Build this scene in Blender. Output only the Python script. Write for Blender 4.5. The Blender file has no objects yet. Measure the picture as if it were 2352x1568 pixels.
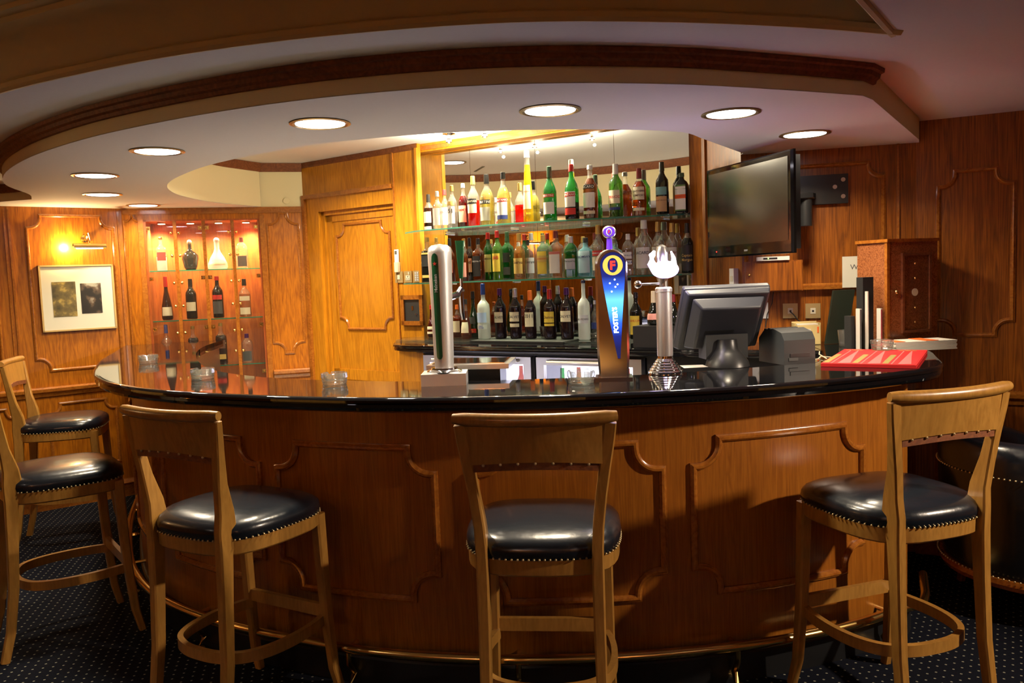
import bpy, math, random
from mathutils import Vector, Matrix
random.seed(7)
PI=math.pi
scn=bpy.context.scene; COL=scn.collection
# ---------------------------------------------------------------- camera, world, exposure
CAMH=1.52; PITCH=math.atan(149/1898.); ROLL=0.0365; F=1898.
_fw=Vector((0,math.cos(PITCH),-math.sin(PITCH))); _up=Vector((0,math.sin(PITCH),math.cos(PITCH))); _rt=Vector((1,0,0))
_a=_rt*math.cos(ROLL)-_up*math.sin(ROLL); _b=_rt*math.sin(ROLL)+_up*math.cos(ROLL)
cd=bpy.data.cameras.new('camera'); cam=bpy.data.objects.new('camera',cd); COL.objects.link(cam)
cd.sensor_width=36; cd.lens=F/2352*36; cd.clip_start=.05; cd.clip_end=60
m=Matrix((_a,_b,-_fw)).transposed().to_4x4(); m.translation=Vector((0,0,CAMH)); cam.matrix_world=m
scn.camera=cam
w=bpy.data.worlds.new('world'); scn.world=w; w.use_nodes=True
w.node_tree.nodes['Background'].inputs[0].default_value=(.02,.018,.015,1); w.node_tree.nodes['Background'].inputs[1].default_value=.3
vs=scn.view_settings; vs.view_transform='Standard'; vs.look='None'; vs.gamma=1; vs.exposure=1.35; vs.use_curve_mapping=False
cy=scn.cycles; cy.caustics_reflective=False; cy.caustics_refractive=False; cy.max_bounces=7; cy.diffuse_bounces=3; cy.adaptive_threshold=.03
cy.glossy_bounces=4; cy.transmission_bounces=3; cy.transparent_max_bounces=16; cy.sample_clamp_indirect=4

# ---------------------------------------------------------------- lamps (values tuned here)
L_DOWN=7.6; L_FRONT=9.; L_SPOT=50.; L_BULB=10.; L_PIC=4.2; L_CAB=16.; L_HEART=.34; L_FILL=48.; L_EYE=135.; L_REAR=16.
C_DOWN=(1.,.83,.58); C_WARM=(1.,.62,.28); C_FRONT=(1.,.80,.6); C_SPOT=(1.,.86,.6); C_PURP=(.62,.5,1.); C_NEUT=(1.,.86,.72)
def lamp(kind,name,loc,power,color,size=.1,parent=None,target=None,spread=None,spot=None,blend=.6):
    ld=bpy.data.lights.new(name,kind); ld.energy=power; ld.color=color
    if kind=='AREA':
        ld.shape='DISK'; ld.size=size
        if spread: ld.spread=spread
    elif kind=='SPOT':
        ld.shadow_soft_size=size; ld.spot_size=spot or 1.5; ld.spot_blend=blend
    else: ld.shadow_soft_size=size
    o=bpy.data.objects.new(name,ld); COL.objects.link(o); o.location=loc
    if target is not None:
        d=Vector(target)-Vector(loc); o.rotation_euler=d.to_track_quat('-Z','Y').to_euler()
    if parent: o.parent=parent
    return o

# ---------------------------------------------------------------- materials
def new_mat(name):
    m=bpy.data.materials.new(name); m.use_nodes=True; nt=m.node_tree
    return m,nt,nt.nodes['Principled BSDF']
def pm(name,col,rough=.5,metal=0,coat=0,spec=.5,emit=None,es=0,ior=None,bump=0,bscale=60,var=0):
    m,nt,b=new_mat(name)
    b.inputs['Base Color'].default_value=(*col,1); b.inputs['Roughness'].default_value=rough; b.inputs['Metallic'].default_value=metal
    b.inputs['Coat Weight'].default_value=coat; b.inputs['Coat Roughness'].default_value=.12; b.inputs['Specular IOR Level'].default_value=spec
    if ior: b.inputs['IOR'].default_value=ior
    if emit: b.inputs['Emission Color'].default_value=(*emit,1); b.inputs['Emission Strength'].default_value=es
    if bump or var:
        tc=nt.nodes.new('ShaderNodeTexCoord'); n=nt.nodes.new('ShaderNodeTexNoise'); n.inputs['Scale'].default_value=bscale; n.inputs['Detail'].default_value=4
        nt.links.new(tc.outputs['Object'],n.inputs['Vector'])
        if bump:
            bp=nt.nodes.new('ShaderNodeBump'); bp.inputs['Strength'].default_value=bump; bp.inputs['Distance'].default_value=.004
            nt.links.new(n.outputs['Fac'],bp.inputs['Height']); nt.links.new(bp.outputs['Normal'],b.inputs['Normal'])
        if var:
            mx=nt.nodes.new('ShaderNodeMix'); mx.data_type='RGBA'; mx.inputs[6].default_value=(*[c*(1-var) for c in col],1); mx.inputs[7].default_value=(*[min(1,c*(1+var)) for c in col],1)
            nt.links.new(n.outputs['Fac'],mx.inputs[0]); nt.links.new(mx.outputs[2],b.inputs['Base Color'])
    return m
def wood(name,c1,c2,rough=.32,sc=(9,9,.9),coat=.22,fig=1.0,rot=(0,0,0),burl=False):
    m,nt,b=new_mat(name); N=nt.nodes.new; L=nt.links.new
    tc=N('ShaderNodeTexCoord'); mp=N('ShaderNodeMapping'); mp.inputs['Scale'].default_value=sc; mp.inputs['Rotation'].default_value=rot
    L(tc.outputs['Object'],mp.inputs['Vector'])
    n1=N('ShaderNodeTexNoise'); n1.inputs['Scale'].default_value=1.1*fig; n1.inputs['Detail'].default_value=6 if not burl else 9; n1.inputs['Distortion'].default_value=.9 if not burl else 3.5
    L(mp.outputs[0],n1.inputs['Vector'])
    wv=N('ShaderNodeMath'); wv.operation='MULTIPLY'; wv.inputs[1].default_value=9 if not burl else 5
    L(n1.outputs['Fac'],wv.inputs[0])
    fr=N('ShaderNodeMath'); fr.operation='PINGPONG'; fr.inputs[1].default_value=.5; L(wv.outputs[0],fr.inputs[0])
    mp2=N('ShaderNodeMapping'); mp2.inputs['Scale'].default_value=tuple(s*14 for s in sc); mp2.inputs['Rotation'].default_value=rot; L(tc.outputs['Object'],mp2.inputs['Vector'])
    n2=N('ShaderNodeTexNoise'); n2.inputs['Scale'].default_value=1.; n2.inputs['Detail'].default_value=3; L(mp2.outputs[0],n2.inputs['Vector'])
    ad=N('ShaderNodeMath'); ad.operation='MULTIPLY_ADD'; ad.inputs[1].default_value=.75; L(fr.outputs[0],ad.inputs[0])
    sb=N('ShaderNodeMath'); sb.operation='MULTIPLY_ADD'; sb.inputs[1].default_value=.9; sb.inputs[2].default_value=-.12; L(n2.outputs['Fac'],sb.inputs[0]); L(sb.outputs[0],ad.inputs[2])
    rp=N('ShaderNodeValToRGB'); rp.color_ramp.elements[0].position=.15; rp.color_ramp.elements[1].position=.8
    rp.color_ramp.elements[0].color=(*c1,1); rp.color_ramp.elements[1].color=(*c2,1); L(ad.outputs[0],rp.inputs['Fac'])
    L(rp.outputs['Color'],b.inputs['Base Color'])
    b.inputs['Roughness'].default_value=rough; b.inputs['Coat Weight'].default_value=coat; b.inputs['Coat Roughness'].default_value=.16
    bp=N('ShaderNodeBump'); bp.inputs['Strength'].default_value=.06; bp.inputs['Distance'].default_value=.002; L(n2.outputs['Fac'],bp.inputs['Height']); L(bp.outputs['Normal'],b.inputs['Normal'])
    return m
def glass(name,col,clear=.75,rough=.02,edge=.35,milk=0.,ior=1.5):
    """thin tinted glass: see-through, darker towards its edges, with a sharp sheen; milk adds a frosted body"""
    m=bpy.data.materials.new(name); m.use_nodes=True; nt=m.node_tree; nt.nodes.clear(); N=nt.nodes.new; L=nt.links.new
    out=N('ShaderNodeOutputMaterial'); lw=N('ShaderNodeLayerWeight'); lw.inputs['Blend'].default_value=.35
    mixc=N('ShaderNodeMix'); mixc.data_type='RGBA'; mixc.inputs[6].default_value=(*col,1); mixc.inputs[7].default_value=(*[c*edge for c in col],1)
    L(lw.outputs['Facing'],mixc.inputs[0])
    tr=N('ShaderNodeBsdfTransparent'); L(mixc.outputs[2],tr.inputs['Color'])
    df=N('ShaderNodeBsdfTranslucent'); df.inputs['Color'].default_value=(*[min(1,c*1.1) for c in col],1)
    d2=N('ShaderNodeBsdfDiffuse'); d2.inputs['Color'].default_value=(*[min(1,c*.9) for c in col],1)
    mm=N('ShaderNodeMixShader'); mm.inputs[0].default_value=.5; L(df.outputs[0],mm.inputs[1]); L(d2.outputs[0],mm.inputs[2])
    m1=N('ShaderNodeMixShader'); m1.inputs[0].default_value=max(0,1-clear); L(tr.outputs[0],m1.inputs[1]); L(mm.outputs[0],m1.inputs[2])
    gl=N('ShaderNodeBsdfGlossy'); gl.inputs['Roughness'].default_value=rough; gl.inputs['Color'].default_value=(1,1,1,1)
    fr=N('ShaderNodeFresnel'); ge=N('ShaderNodeNewGeometry'); mi=N('ShaderNodeMapRange'); mi.inputs[3].default_value=ior; mi.inputs[4].default_value=1/ior; L(ge.outputs['Backfacing'],mi.inputs[0]); L(mi.outputs[0],fr.inputs['IOR'])
    m2=N('ShaderNodeMixShader'); L(fr.outputs[0],m2.inputs[0]); L(m1.outputs[0],m2.inputs[1]); L(gl.outputs[0],m2.inputs[2])
    L(m2.outputs[0],out.inputs[0]); return m
M={}
M['wood']=wood('oak_panelling',(.25,.066,.003),(.52,.172,.007),.34)
M['wood_lt']=wood('light_oak_door',(.38,.14,.006),(.62,.26,.013),.32,(7,7,.8))
M['wood_bar']=wood('bar_front_veneer',(.23,.068,.006),(.37,.125,.012),.33,(16,16,.7))
M['wood_red']=wood('mahogany_mouldings',(.13,.034,.010),(.24,.075,.02),.58,(6,6,6),0.)
M['wood_mould']=wood('oak_mouldings',(.26,.075,.01),(.42,.15,.02),.22,(6,6,6),.6)
M['wood_stool']=wood('beech_stool_wood',(.32,.15,.028),(.44,.22,.045),.34,(8,8,1.5),.4)
M['burl']=wood('burl_walnut_veneer',(.14,.035,.012),(.42,.15,.05),.2,(13,13,13),.8,1.3,burl=True)
M['cream']=pm('cream_paint',(.82,.74,.45),.75,bump=.05,bscale=120)
M['plaster']=pm('white_plaster',(.84,.84,.86),.8,bump=.06,bscale=90,var=.03)
M['cove']=pm('cove_paint',(.72,.6,.36),.7)
M['granite']=pm('black_granite',(.004,.004,.005),.04,ior=1.6)
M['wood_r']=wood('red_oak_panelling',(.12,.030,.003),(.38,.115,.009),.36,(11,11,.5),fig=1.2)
M['black']=pm('black_plastic',(.012,.012,.013),.35)
M['dkgrey']=pm('dark_grey_plastic',(.026,.029,.031),.42,bump=.05,bscale=400)
M['rubber']=pm('black_rubber',(.01,.01,.01),.7)
M['leather']=pm('black_leather',(.007,.01,.016),.27,coat=.35,bump=.22,bscale=35)
M['brass']=pm('brass',(.85,.58,.2),.2,1)
M['nail']=pm('bright_nail_brass',(.7,.55,.3),.4,.8)
M['brass_d']=pm('aged_brass',(.45,.32,.14),.3,1)
M['chrome']=pm('chrome',(.8,.8,.82),.08,1)
M['steel']=pm('brushed_steel',(.55,.54,.52),.28,1)
M['frostmetal']=pm('condensation_covered_steel',(.72,.72,.75),.3,.8,bump=.12,bscale=900)
M['gilt']=pm('gilt_frame',(.75,.52,.2),.42,.6)
M['platebrass']=pm('satin_brass_plate',(.5,.38,.17),.45,.55)
M['card']=pm('beige_card',(.62,.48,.2),.6)
M['slate']=pm('slate_plastic',(.016,.018,.027),.45)
M['mirror']=pm('mirror_silver',(.86,.88,.86),.0,1)
M['white']=pm('white_plastic',(.75,.74,.7),.4)
M['ivory']=pm('ivory_plastic',(.65,.6,.45),.4)
M['red']=pm('red_bar_mat',(.55,.012,.015),.5)
M['pink']=pm('pink_print',(.75,.12,.12),.5)
M['olive']=pm('olive_print',(.25,.19,.05),.5)
M['paper']=pm('paper',(.62,.58,.5),.7)
M['lamp']=pm('lit_lamp_glass',(1,1,1),.5,emit=(1,.93,1),es=4)
M['lampin']=pm('lit_lamp_glass_warm',(1,1,1),.5,emit=(1,.85,.55),es=6)
M['screen']=pm('tv_screen',(.006,.007,.007),.16,ior=1.7)
M['piano']=pm('glossy_black_plastic',(.006,.006,.006),.06)
M['glass']=glass('clear_shelf_glass',(.93,.98,.95),.97,.0,.85)
M['glassedge']=glass('green_glass_edge',(.15,.5,.38),.5,.05,.6)
M['pane']=glass('clear_cabinet_glass',(.97,.97,.95),.99,.0,.9)
M['ashglass']=glass('cut_glass',(.93,.95,.92),.9,.0,.2,ior=2.1)
for k,c,e in (('g_clear',(1,1,.97),.4),('g_green',(.05,.42,.12),.25),('g_dkgreen',(.05,.2,.08),.5),('g_lime',(.28,.6,.12),.3),('g_blue',(.45,.8,.95),.5),
    ('l_straw',(.85,.78,.3),.4),('l_yellow',(.9,.72,.05),.5),('l_gold',(.85,.5,.1),.4),('l_amber',(.4,.14,.03),.4),('l_orange',(.85,.25,.03),.4),('l_bright',(.95,.04,.03),.6),
    ('l_red',(.3,.012,.02),.5),('l_whisky',(.45,.13,.025),.4),('l_brown',(.13,.035,.015),.4),('l_pale',(.7,.55,.35),.4)):
    M[k]=glass(k.replace('g_','glass_').replace('l_','liquor_'),c,.93 if k in('g_clear',) else .8,.02,e,ior=1.75)
M['g_frost']=glass('frosted_glass',(.82,.86,.84),.22,.3,.8)
M['l_dark']=pm('near_black_bottle_glass',(.008,.009,.007),.06)
M['l_wine']=pm('dark_wine_bottle_glass',(.012,.006,.008),.07)
for k,c,mt in (('black',(.01,.01,.01),0),('red',(.5,.02,.02),0),('white',(.75,.75,.72),0),('gold',(.5,.34,.1),.6),('silver',(.55,.55,.56),.7),('maroon',(.2,.015,.02),0),
    ('orange',(.8,.16,.02),0),('blue',(.02,.06,.3),0),('navy',(.01,.015,.05),0),('purple',(.08,.01,.12),.3),('dkgreen',(.02,.06,.03),0),('cream',(.65,.55,.4),0)):
    M['k_'+k]=pm('cap_'+k,c,.3,mt)
for k,c in (('cream',(.72,.66,.46)),('white',(.8,.78,.72)),('pale',(.68,.68,.55)),('peach',(.75,.5,.28)),('butter',(.7,.68,.3)),('yellow',(.75,.55,.06)),('gold',(.6,.4,.1)),
    ('red',(.6,.03,.02)),('pink',(.7,.3,.25)),('orange',(.8,.14,.02)),('tan',(.5,.32,.15)),('teal',(.15,.35,.35)),('green',(.12,.22,.06)),('dkgreen',(.02,.08,.03)),('black',(.012,.012,.012)),
    ('dkgrey',(.07,.07,.07)),('silver',(.5,.52,.55)),('ice',(.55,.75,.85)),('sky',(.4,.55,.8)),('navy',(.02,.04,.18)),('blue',(.03,.1,.5)),('brown',(.12,.04,.015)),('maroon',(.25,.02,.03))):
    M['p_'+k]=pm('print_'+k,c,.55)
def carpet():
    m,nt,b=new_mat('navy_carpet_with_pale_dots'); N=nt.nodes.new; L=nt.links.new
    tc=N('ShaderNodeTexCoord'); mp=N('ShaderNodeMapping'); mp.inputs['Rotation'].default_value=(0,0,.55); L(tc.outputs['Object'],mp.inputs['Vector'])
    P=.054
    def dots(off):
        sx=N('ShaderNodeVectorMath'); sx.operation='ADD'; sx.inputs[1].default_value=(off,off,0); L(mp.outputs[0],sx.inputs[0])
        md=N('ShaderNodeVectorMath'); md.operation='MODULO'; md.inputs[1].default_value=(P,P,1); 
        ad=N('ShaderNodeVectorMath'); ad.operation='ADD'; ad.inputs[1].default_value=(30*P,30*P*2,0); L(sx.outputs[0],ad.inputs[0])
        ad.inputs[1].default_value=(200*P,200*P,0); L(ad.outputs[0],md.inputs[0])
        sb=N('ShaderNodeVectorMath'); sb.operation='SUBTRACT'; sb.inputs[1].default_value=(P/2,P/2,0); L(md.outputs[0],sb.inputs[0])
        ml=N('ShaderNodeVectorMath'); ml.operation='MULTIPLY'; ml.inputs[1].default_value=(1,1,0); L(sb.outputs[0],ml.inputs[0])
        ln=N('ShaderNodeVectorMath'); ln.operation='LENGTH'; L(ml.outputs[0],ln.inputs[0])
        lt=N('ShaderNodeMath'); lt.operation='LESS_THAN'; lt.inputs[1].default_value=.0044; L(ln.outputs['Value'],lt.inputs[0]); return lt
    a=dots(0); c=dots(P/2); mx=N('ShaderNodeMath'); mx.operation='MAXIMUM'; L(a.outputs[0],mx.inputs[0]); L(c.outputs[0],mx.inputs[1])
    n=N('ShaderNodeTexNoise'); n.inputs['Scale'].default_value=380; L(tc.outputs['Object'],n.inputs['Vector'])
    cm=N('ShaderNodeMix'); cm.data_type='RGBA'; cm.inputs[6].default_value=(.006,.0075,.014,1); cm.inputs[7].default_value=(.27,.27,.21,1); L(mx.outputs[0],cm.inputs[0])
    L(cm.outputs[2],b.inputs['Base Color']); b.inputs['Roughness'].default_value=.95; b.inputs['Specular IOR Level'].default_value=.1
    bp=N('ShaderNodeBump'); bp.inputs['Strength'].default_value=.5; bp.inputs['Distance'].default_value=.004; L(n.outputs['Fac'],bp.inputs['Height']); L(bp.outputs['Normal'],b.inputs['Normal'])
    return m
M['carpet']=carpet()

# ---------------------------------------------------------------- mesh helpers
class MB:
    def __init__(s): s.v=[]; s.f=[]
    def add(s,V,Fs):
        n=len(s.v); s.v+= [tuple(p) for p in V]; s.f+=[tuple(n+i for i in f) for f in Fs]; return s
    def box(s,a,b,fr=None):
        (x0,y0,z0),(x1,y1,z1)=a,b
        V=[(x,y,z) for z in (z0,z1) for y in (y0,y1) for x in (x0,x1)]
        if fr: V=[fr(*p) for p in V]
        return s.add(V,[(0,2,3,1),(4,5,7,6),(0,1,5,4),(1,3,7,5),(3,2,6,7),(2,0,4,6)])
    def rings(s,R,closed=True,cap=True):
        n=len(R[0]); V=[p for r in R for p in r]; Fs=[]
        for i in range(len(R)-1):
            for j in range(n if closed else n-1):
                k=(j+1)%n; Fs.append((i*n+j,i*n+k,(i+1)*n+k,(i+1)*n+j))
        if cap and closed: Fs.append(tuple(range(n-1,-1,-1))); Fs.append(tuple((len(R)-1)*n+j for j in range(n)))
        return s.add(V,Fs)
    def lathe(s,prof,n=20,c=(0,0,0),ex=None,cap=True,sy=1):
        R=[]
        for r,z in prof:
            ring=[]
            for j in range(n):
                a=2*PI*j/n+PI/n; ca,sa=math.cos(a),math.sin(a)
                if ex:
                    q=(abs(ca)**ex+abs(sa)**ex)**(-1/ex)
                else: q=1
                ring.append((c[0]+r*q*ca,c[1]+r*q*sa*sy,c[2]+z))
            R.append(ring)
        return s.rings(R,True,cap)
    def tube(s,pts,r,n=8,cap=True):
        pts=[Vector(p) for p in pts]; R=[]; up=Vector((0,0,1))
        for i,p in enumerate(pts):
            t=(pts[min(i+1,len(pts)-1)]-pts[max(i-1,0)]).normalized()
            u=up if abs(t.z)<.95 else Vector((1,0,0)); x=t.cross(u).normalized(); y=x.cross(t).normalized()
            rr=r[i] if isinstance(r,(list,tuple)) else r
            R.append([tuple(p+x*rr*math.cos(2*PI*j/n)+y*rr*math.sin(2*PI*j/n)) for j in range(n)])
        return s.rings(R,True,cap)
    def bar(s,pts,wd,xdir=(1,0,0),bev=.25):
        """swept rounded rectangle: wd list of (w along xdir, d across)"""
        pts=[Vector(p) for p in pts]; R=[]; X0=Vector(xdir)
        for i,p in enumerate(pts):
            t=(pts[min(i+1,len(pts)-1)]-pts[max(i-1,0)]).normalized()
            x=(X0-t*X0.dot(t)).normalized(); y=t.cross(x).normalized(); w,d=wd[i] if isinstance(wd,list) else wd
            w/=2; d/=2; c=bev*min(w,d)*1.2
            P=[(w,-d+c),(w,d-c),(w-c,d),(-w+c,d),(-w,d-c),(-w,-d+c),(-w+c,-d),(w-c,-d)]
            R.append([tuple(p+x*a+y*b) for a,b in P])
        return s.rings(R)
    def prism(s,poly,z0,z1,fr=None):
        n=len(poly); V=[(x,y,z0) for x,y in poly]+[(x,y,z1) for x,y in poly]
        if fr: V=[fr(*p) for p in V]
        Fs=[tuple(range(n-1,-1,-1)),tuple(range(n,2*n))]+[(i,(i+1)%n,n+(i+1)%n,n+i) for i in range(n)]
        return s.add(V,Fs)
    def sphere(s,c,r,n=10,m_=6,sc=(1,1,1)):
        R=[]
        for i in range(1,m_):
            a=PI*i/m_; R.append([(c[0]+r*sc[0]*math.sin(a)*math.cos(2*PI*j/n),c[1]+r*sc[1]*math.sin(a)*math.sin(2*PI*j/n),c[2]-r*sc[2]*math.cos(a)) for j in range(n)])
        return s.rings(R)
    def build(s,name,mat,parent=None,loc=None,rot=None,smooth=35,**pr):
        me=bpy.data.meshes.new(name); me.from_pydata(s.v,[],s.f); me.update()
        import bmesh
        bm=bmesh.new(); bm.from_mesh(me); bmesh.ops.recalc_face_normals(bm,faces=bm.faces); bm.to_mesh(me); bm.free()
        if smooth:
            me.polygons.foreach_set('use_smooth',[True]*len(me.polygons)); me.set_sharp_from_angle(angle=math.radians(smooth))
        me.materials.append(M[mat] if isinstance(mat,str) else mat)
        o=bpy.data.objects.new(name,me); COL.objects.link(o)
        if parent: o.parent=parent
        if loc: o.location=loc
        if rot is not None: o.rotation_euler=(0,0,rot) if not isinstance(rot,tuple) else rot
        for k,v in pr.items(): o[k]=v
        return o
def thing(name,label,cat,loc=(0,0,0),rz=0,group=None):
    o=bpy.data.objects.new(name,None); COL.objects.link(o); o.location=loc; o.rotation_euler=(0,0,rz); o.empty_display_size=.05
    o['label']=label; o['category']=cat
    if group: o['group']=group
    return o
def tag(o,label,cat,group=None):
    o['label']=label; o['category']=cat
    if group: o['group']=group
    return o
def struct(mb,name,mat,parent=None,**k):
    o=mb.build(name,mat,parent,**k)
    if not parent: o['kind']='structure'
    return o
def dup(o,loc=None,rz=None,label=None):
    def cp(q,par):
        c=q.copy(); COL.objects.link(c); c.parent=par
        for ch in list(q.children): cp(ch,c)
        return c
    c=cp(o,None)
    if loc: c.location=loc
    if rz is not None: c.rotation_euler=(0,0,rz)
    if label: c['label']=label
    return c
_txt={}
def text_data(s,bold=0.0):
    if (s,bold) in _txt: return _txt[(s,bold)]
    cu=bpy.data.curves.new('lettering','FONT'); cu.body=s; cu.align_x='CENTER'; cu.align_y='CENTER'; cu.size=1; cu.resolution_u=2; cu.offset=bold
    o=bpy.data.objects.new('lettering',cu); COL.objects.link(o); bpy.context.view_layer.update()
    me=bpy.data.meshes.new_from_object(o.evaluated_get(bpy.context.evaluated_depsgraph_get()))
    V=[tuple(v.co) for v in me.vertices]; Fs=[tuple(p.vertices) for p in me.polygons]
    bpy.data.objects.remove(o); bpy.data.curves.remove(cu); bpy.data.meshes.remove(me)
    if V:
        x0=min(v[0] for v in V);x1=max(v[0] for v in V);y0=min(v[1] for v in V);y1=max(v[1] for v in V)
        V=[(v[0]-(x0+x1)/2,v[1]-(y0+y1)/2) for v in V]; W,H=x1-x0,y1-y0
    else: W=H=1
    _txt[(s,bold)]=(V,Fs,W,H); return _txt[(s,bold)]
def text_mb(s,width,height,fn,bold=0.02,stretch=False):
    """lettering fitted in width x height; fn maps (u,v) in metres to a point"""
    V,Fs,W,H=text_data(s,bold); k=min(width/W,height/H); kx=ky=k
    if stretch: kx,ky=width/W,height/H
    mb=MB(); mb.add([fn(x*kx,y*ky) for x,y in V],Fs); return mb
def crom(P,n=8):
    P=[Vector(p) for p in P]; Q=[P[0]*2-P[1]]+P+[P[-1]*2-P[-2]]; o=[]
    for i in range(1,len(Q)-2):
        a,b,c,d=Q[i-1:i+3]
        for k in range(n):
            t=k/n; o.append(.5*((2*b)+(c-a)*t+(2*a-5*b+4*c-d)*t*t+(3*b-a-3*c+d)*t**3))
    o.append(P[-1].copy()); return o
def normals(P):
    N=[]
    for i in range(len(P)):
        t=(P[min(i+1,len(P)-1)]-P[max(i-1,0)]).normalized(); N.append(Vector((-t.y,t.x)))
    return N
def offs(P,d): return [p+n*d for p,n in zip(P,normals(P))]
class Line:  # straight wall frame: s along, z up, d towards the room
    def __init__(s,p0,p1):
        s.p=Vector(p0); s.q=Vector(p1); s.t=(s.q-s.p).normalized(); s.n=Vector((s.t.y,-s.t.x)); s.L=(s.q-s.p).length
    def __call__(s,u,z,d=0):
        p=s.p+s.t*u+s.n*d; return (p.x,p.y,z)
    def rz(s): return math.atan2(s.t.y,s.t.x)
class Path:
    def __init__(s,P):
        s.P=P; s.S=[0]
        for i in range(len(P)-1): s.S.append(s.S[-1]+(P[i+1]-P[i]).length)
        s.N=normals(P); s.L=s.S[-1]
    def __call__(s,u,z,d=0):
        u=max(0,min(s.L-1e-6,u)); i=0
        while i<len(s.P)-2 and s.S[i+1]<u: i+=1
        t=(u-s.S[i])/(s.S[i+1]-s.S[i]); p=s.P[i].lerp(s.P[i+1],t)-s.N[i].lerp(s.N[i+1],t)*d; return (p.x,p.y,z)
def wbox(mb,Fr,s0,s1,z0,z1,d0,d1): return mb.box((s0,d0,z0),(s1,d1,z1),lambda x,y,z:Fr(x,z,y))
def notch(s0,s1,z0,z1,r,e=.014,n=7,bot=True):
    def arc(cx,cz,a0,rr): return [(cx+rr*math.cos(a0+PI/2*k/n),cz+rr*math.sin(a0+PI/2*k/n)) for k in range(n+1)]
    rr=r-e; P=[(s0+r,z1)]
    P+= [(s1-r,z1)]+[(x,z) for x,z in arc(s1,z1-e*0,PI,rr)][0:0]
    a=[(s1-e+rr*math.cos(t),z1-e+rr*math.sin(t)) for t in [PI+PI/2*k/n for k in range(n+1)]]
    P+=a+[(s1,z1-r)]
    P+=[(s1,z0+r)]+[(s1-e+rr*math.cos(t),z0+e+rr*math.sin(t)) for t in [PI/2+PI/2*k/n for k in range(n+1)]]+[(s1-r,z0)]
    P+=[(s0+r,z0)]+[(s0+e+rr*math.cos(t),z0+e+rr*math.sin(t)) for t in [0+PI/2*k/n for k in range(n+1)]]+[(s0,z0+r)]
    P+=[(s0,z1-r)]+[(s0+e+rr*math.cos(t),z1-e+rr*math.sin(t)) for t in [-PI/2+PI/2*k/n for k in range(n+1)]]
    return P
def dense(P,step=.06,closed=True):
    o=[]; n=len(P)
    for i in range(n if closed else n-1):
        a,b=P[i],P[(i+1)%n]; L=math.hypot(b[0]-a[0],b[1]-a[1])
        if L<1e-5: continue
        k=max(1,int(L/step))
        for j in range(k): o.append((a[0]+(b[0]-a[0])*j/k,a[1]+(b[1]-a[1])*j/k))
    if not closed: o.append(P[-1])
    return o
def mould(mb,Fr,P,w=.022,t=.014,closed=True):
    P=dense(P,.06,closed); n=len(P); prof=[(-.5,0),(-.5,.45),(-.2,.95),(.1,1),(.38,.6),(.5,.55),(.5,0)]
    R=[]
    for i in range(n):
        a=P[(i-1)%n] if closed or i else P[0]; c=P[(i+1)%n] if closed or i<n-1 else P[-1]; b=P[i]
        d1=Vector((b[0]-a[0],b[1]-a[1])); d2=Vector((c[0]-b[0],c[1]-b[1]))
        if d1.length<1e-6: d1=d2
        if d2.length<1e-6: d2=d1
        d1.normalize(); d2.normalize(); T=d1+d2
        if T.length<1e-4: T=d1
        T.normalize(); Nn=Vector((-T.y,T.x)); k=1/max(.6,abs(Nn.dot(Vector((-d1.y,d1.x)))))
        R.append([Fr(b[0]+Nn.x*q*w*k,b[1]+Nn.y*q*w*k,h*t) for q,h in prof])
    if closed: R.append(R[0])
    return mb.rings(R,False,False)
def ribbon(mb,pts,prof,closed=False):
    """sweep profile [(out,z)] along 2D pts; out is to the right of travel"""
    N=normals(pts); R=[[(p.x-n.x*o,p.y-n.y*o,z) for o,z in prof] for p,n in zip(pts,N)]
    return mb.rings(R,False,False)
V2=lambda *a: Vector(a)

# ================================================================ the room
ZS=2.12; ZC=2.225; ZI=2.45          # bar soffit, outer ceiling, ceiling inside the bar
C0=(-2.83,6.12); C1=(-1.58,6.48); D1=(-.60,5.735); MR=(1.13,4.785); A0=(1.25,4.45); A1=(2.08,4.24); B1=(3.6,3.48)
WL=Line((-4.6,4.70),C0); WC=Line(C0,C1); WD=Line(C1,D1); WA=Line(A0,A1); WB=Line(A1,B1)
def Moff(d,x): # point on the mirror line moved d towards the room
    k=math.hypot(.65,1); return Vector((x-.65/k*d*0-.65*d/k, 5.52-.65*x-d/k))
ML=Line(Moff(0,-.53),Moff(0,1.06)); 
struct(MB().box((-4.8,-3.4,-.05),(3.9,7.2,0)),'floor','carpet')
M['bouncefloor']=pm('pale_bounce_flooring',(.62,.6,.55),.5)  # pale so that it reflects downlight upwards
BOUNCE_FLOOR=1
# picture wall on the left
wl=struct(wbox(MB(),WL,0,WL.L,0,2.5,-.08,0),'wall_left','wood')
def panel_set(parent,Fr,spans,z0,z1,r=.08,w=.022,t=.013,mat='wood_mould'):
    for a,b in spans: mould(MB(),Fr,notch(a,b,z0,z1,r),w,t).build('panel_moulding',mat,parent)
LL=WL.L
def ul(x): return (x+4.6)/ (C0[0]+4.6)*LL      # wall_left coordinate of a world x
panel_set(wl,WL,[(ul(-3.31),ul(-2.88)),(ul(-3.93),ul(-3.47)),(ul(-4.5),ul(-4.06))],.98,2.06,.085)
panel_set(wl,WL,[(ul(-3.27),ul(-2.93)),(ul(-3.93),ul(-3.42)),(ul(-4.5),ul(-4.06))],.2,.74,.07)
for x in (-3.39,-3.41,-2.85,-4.0): wbox(MB(),WL,ul(x)-.006,ul(x)+.006,.9,2.1,0,.006).build('joint_strip','wood_mould',wl)
dado=[(0,.80),(.014,.80),(.02,.822),(.038,.835),(.04,.855),(.03,.862),(0,.866)]
base=[(0,0),(.022,0),(.022,.085),(.03,.1),(.012,.125),(0,.13)]
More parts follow.
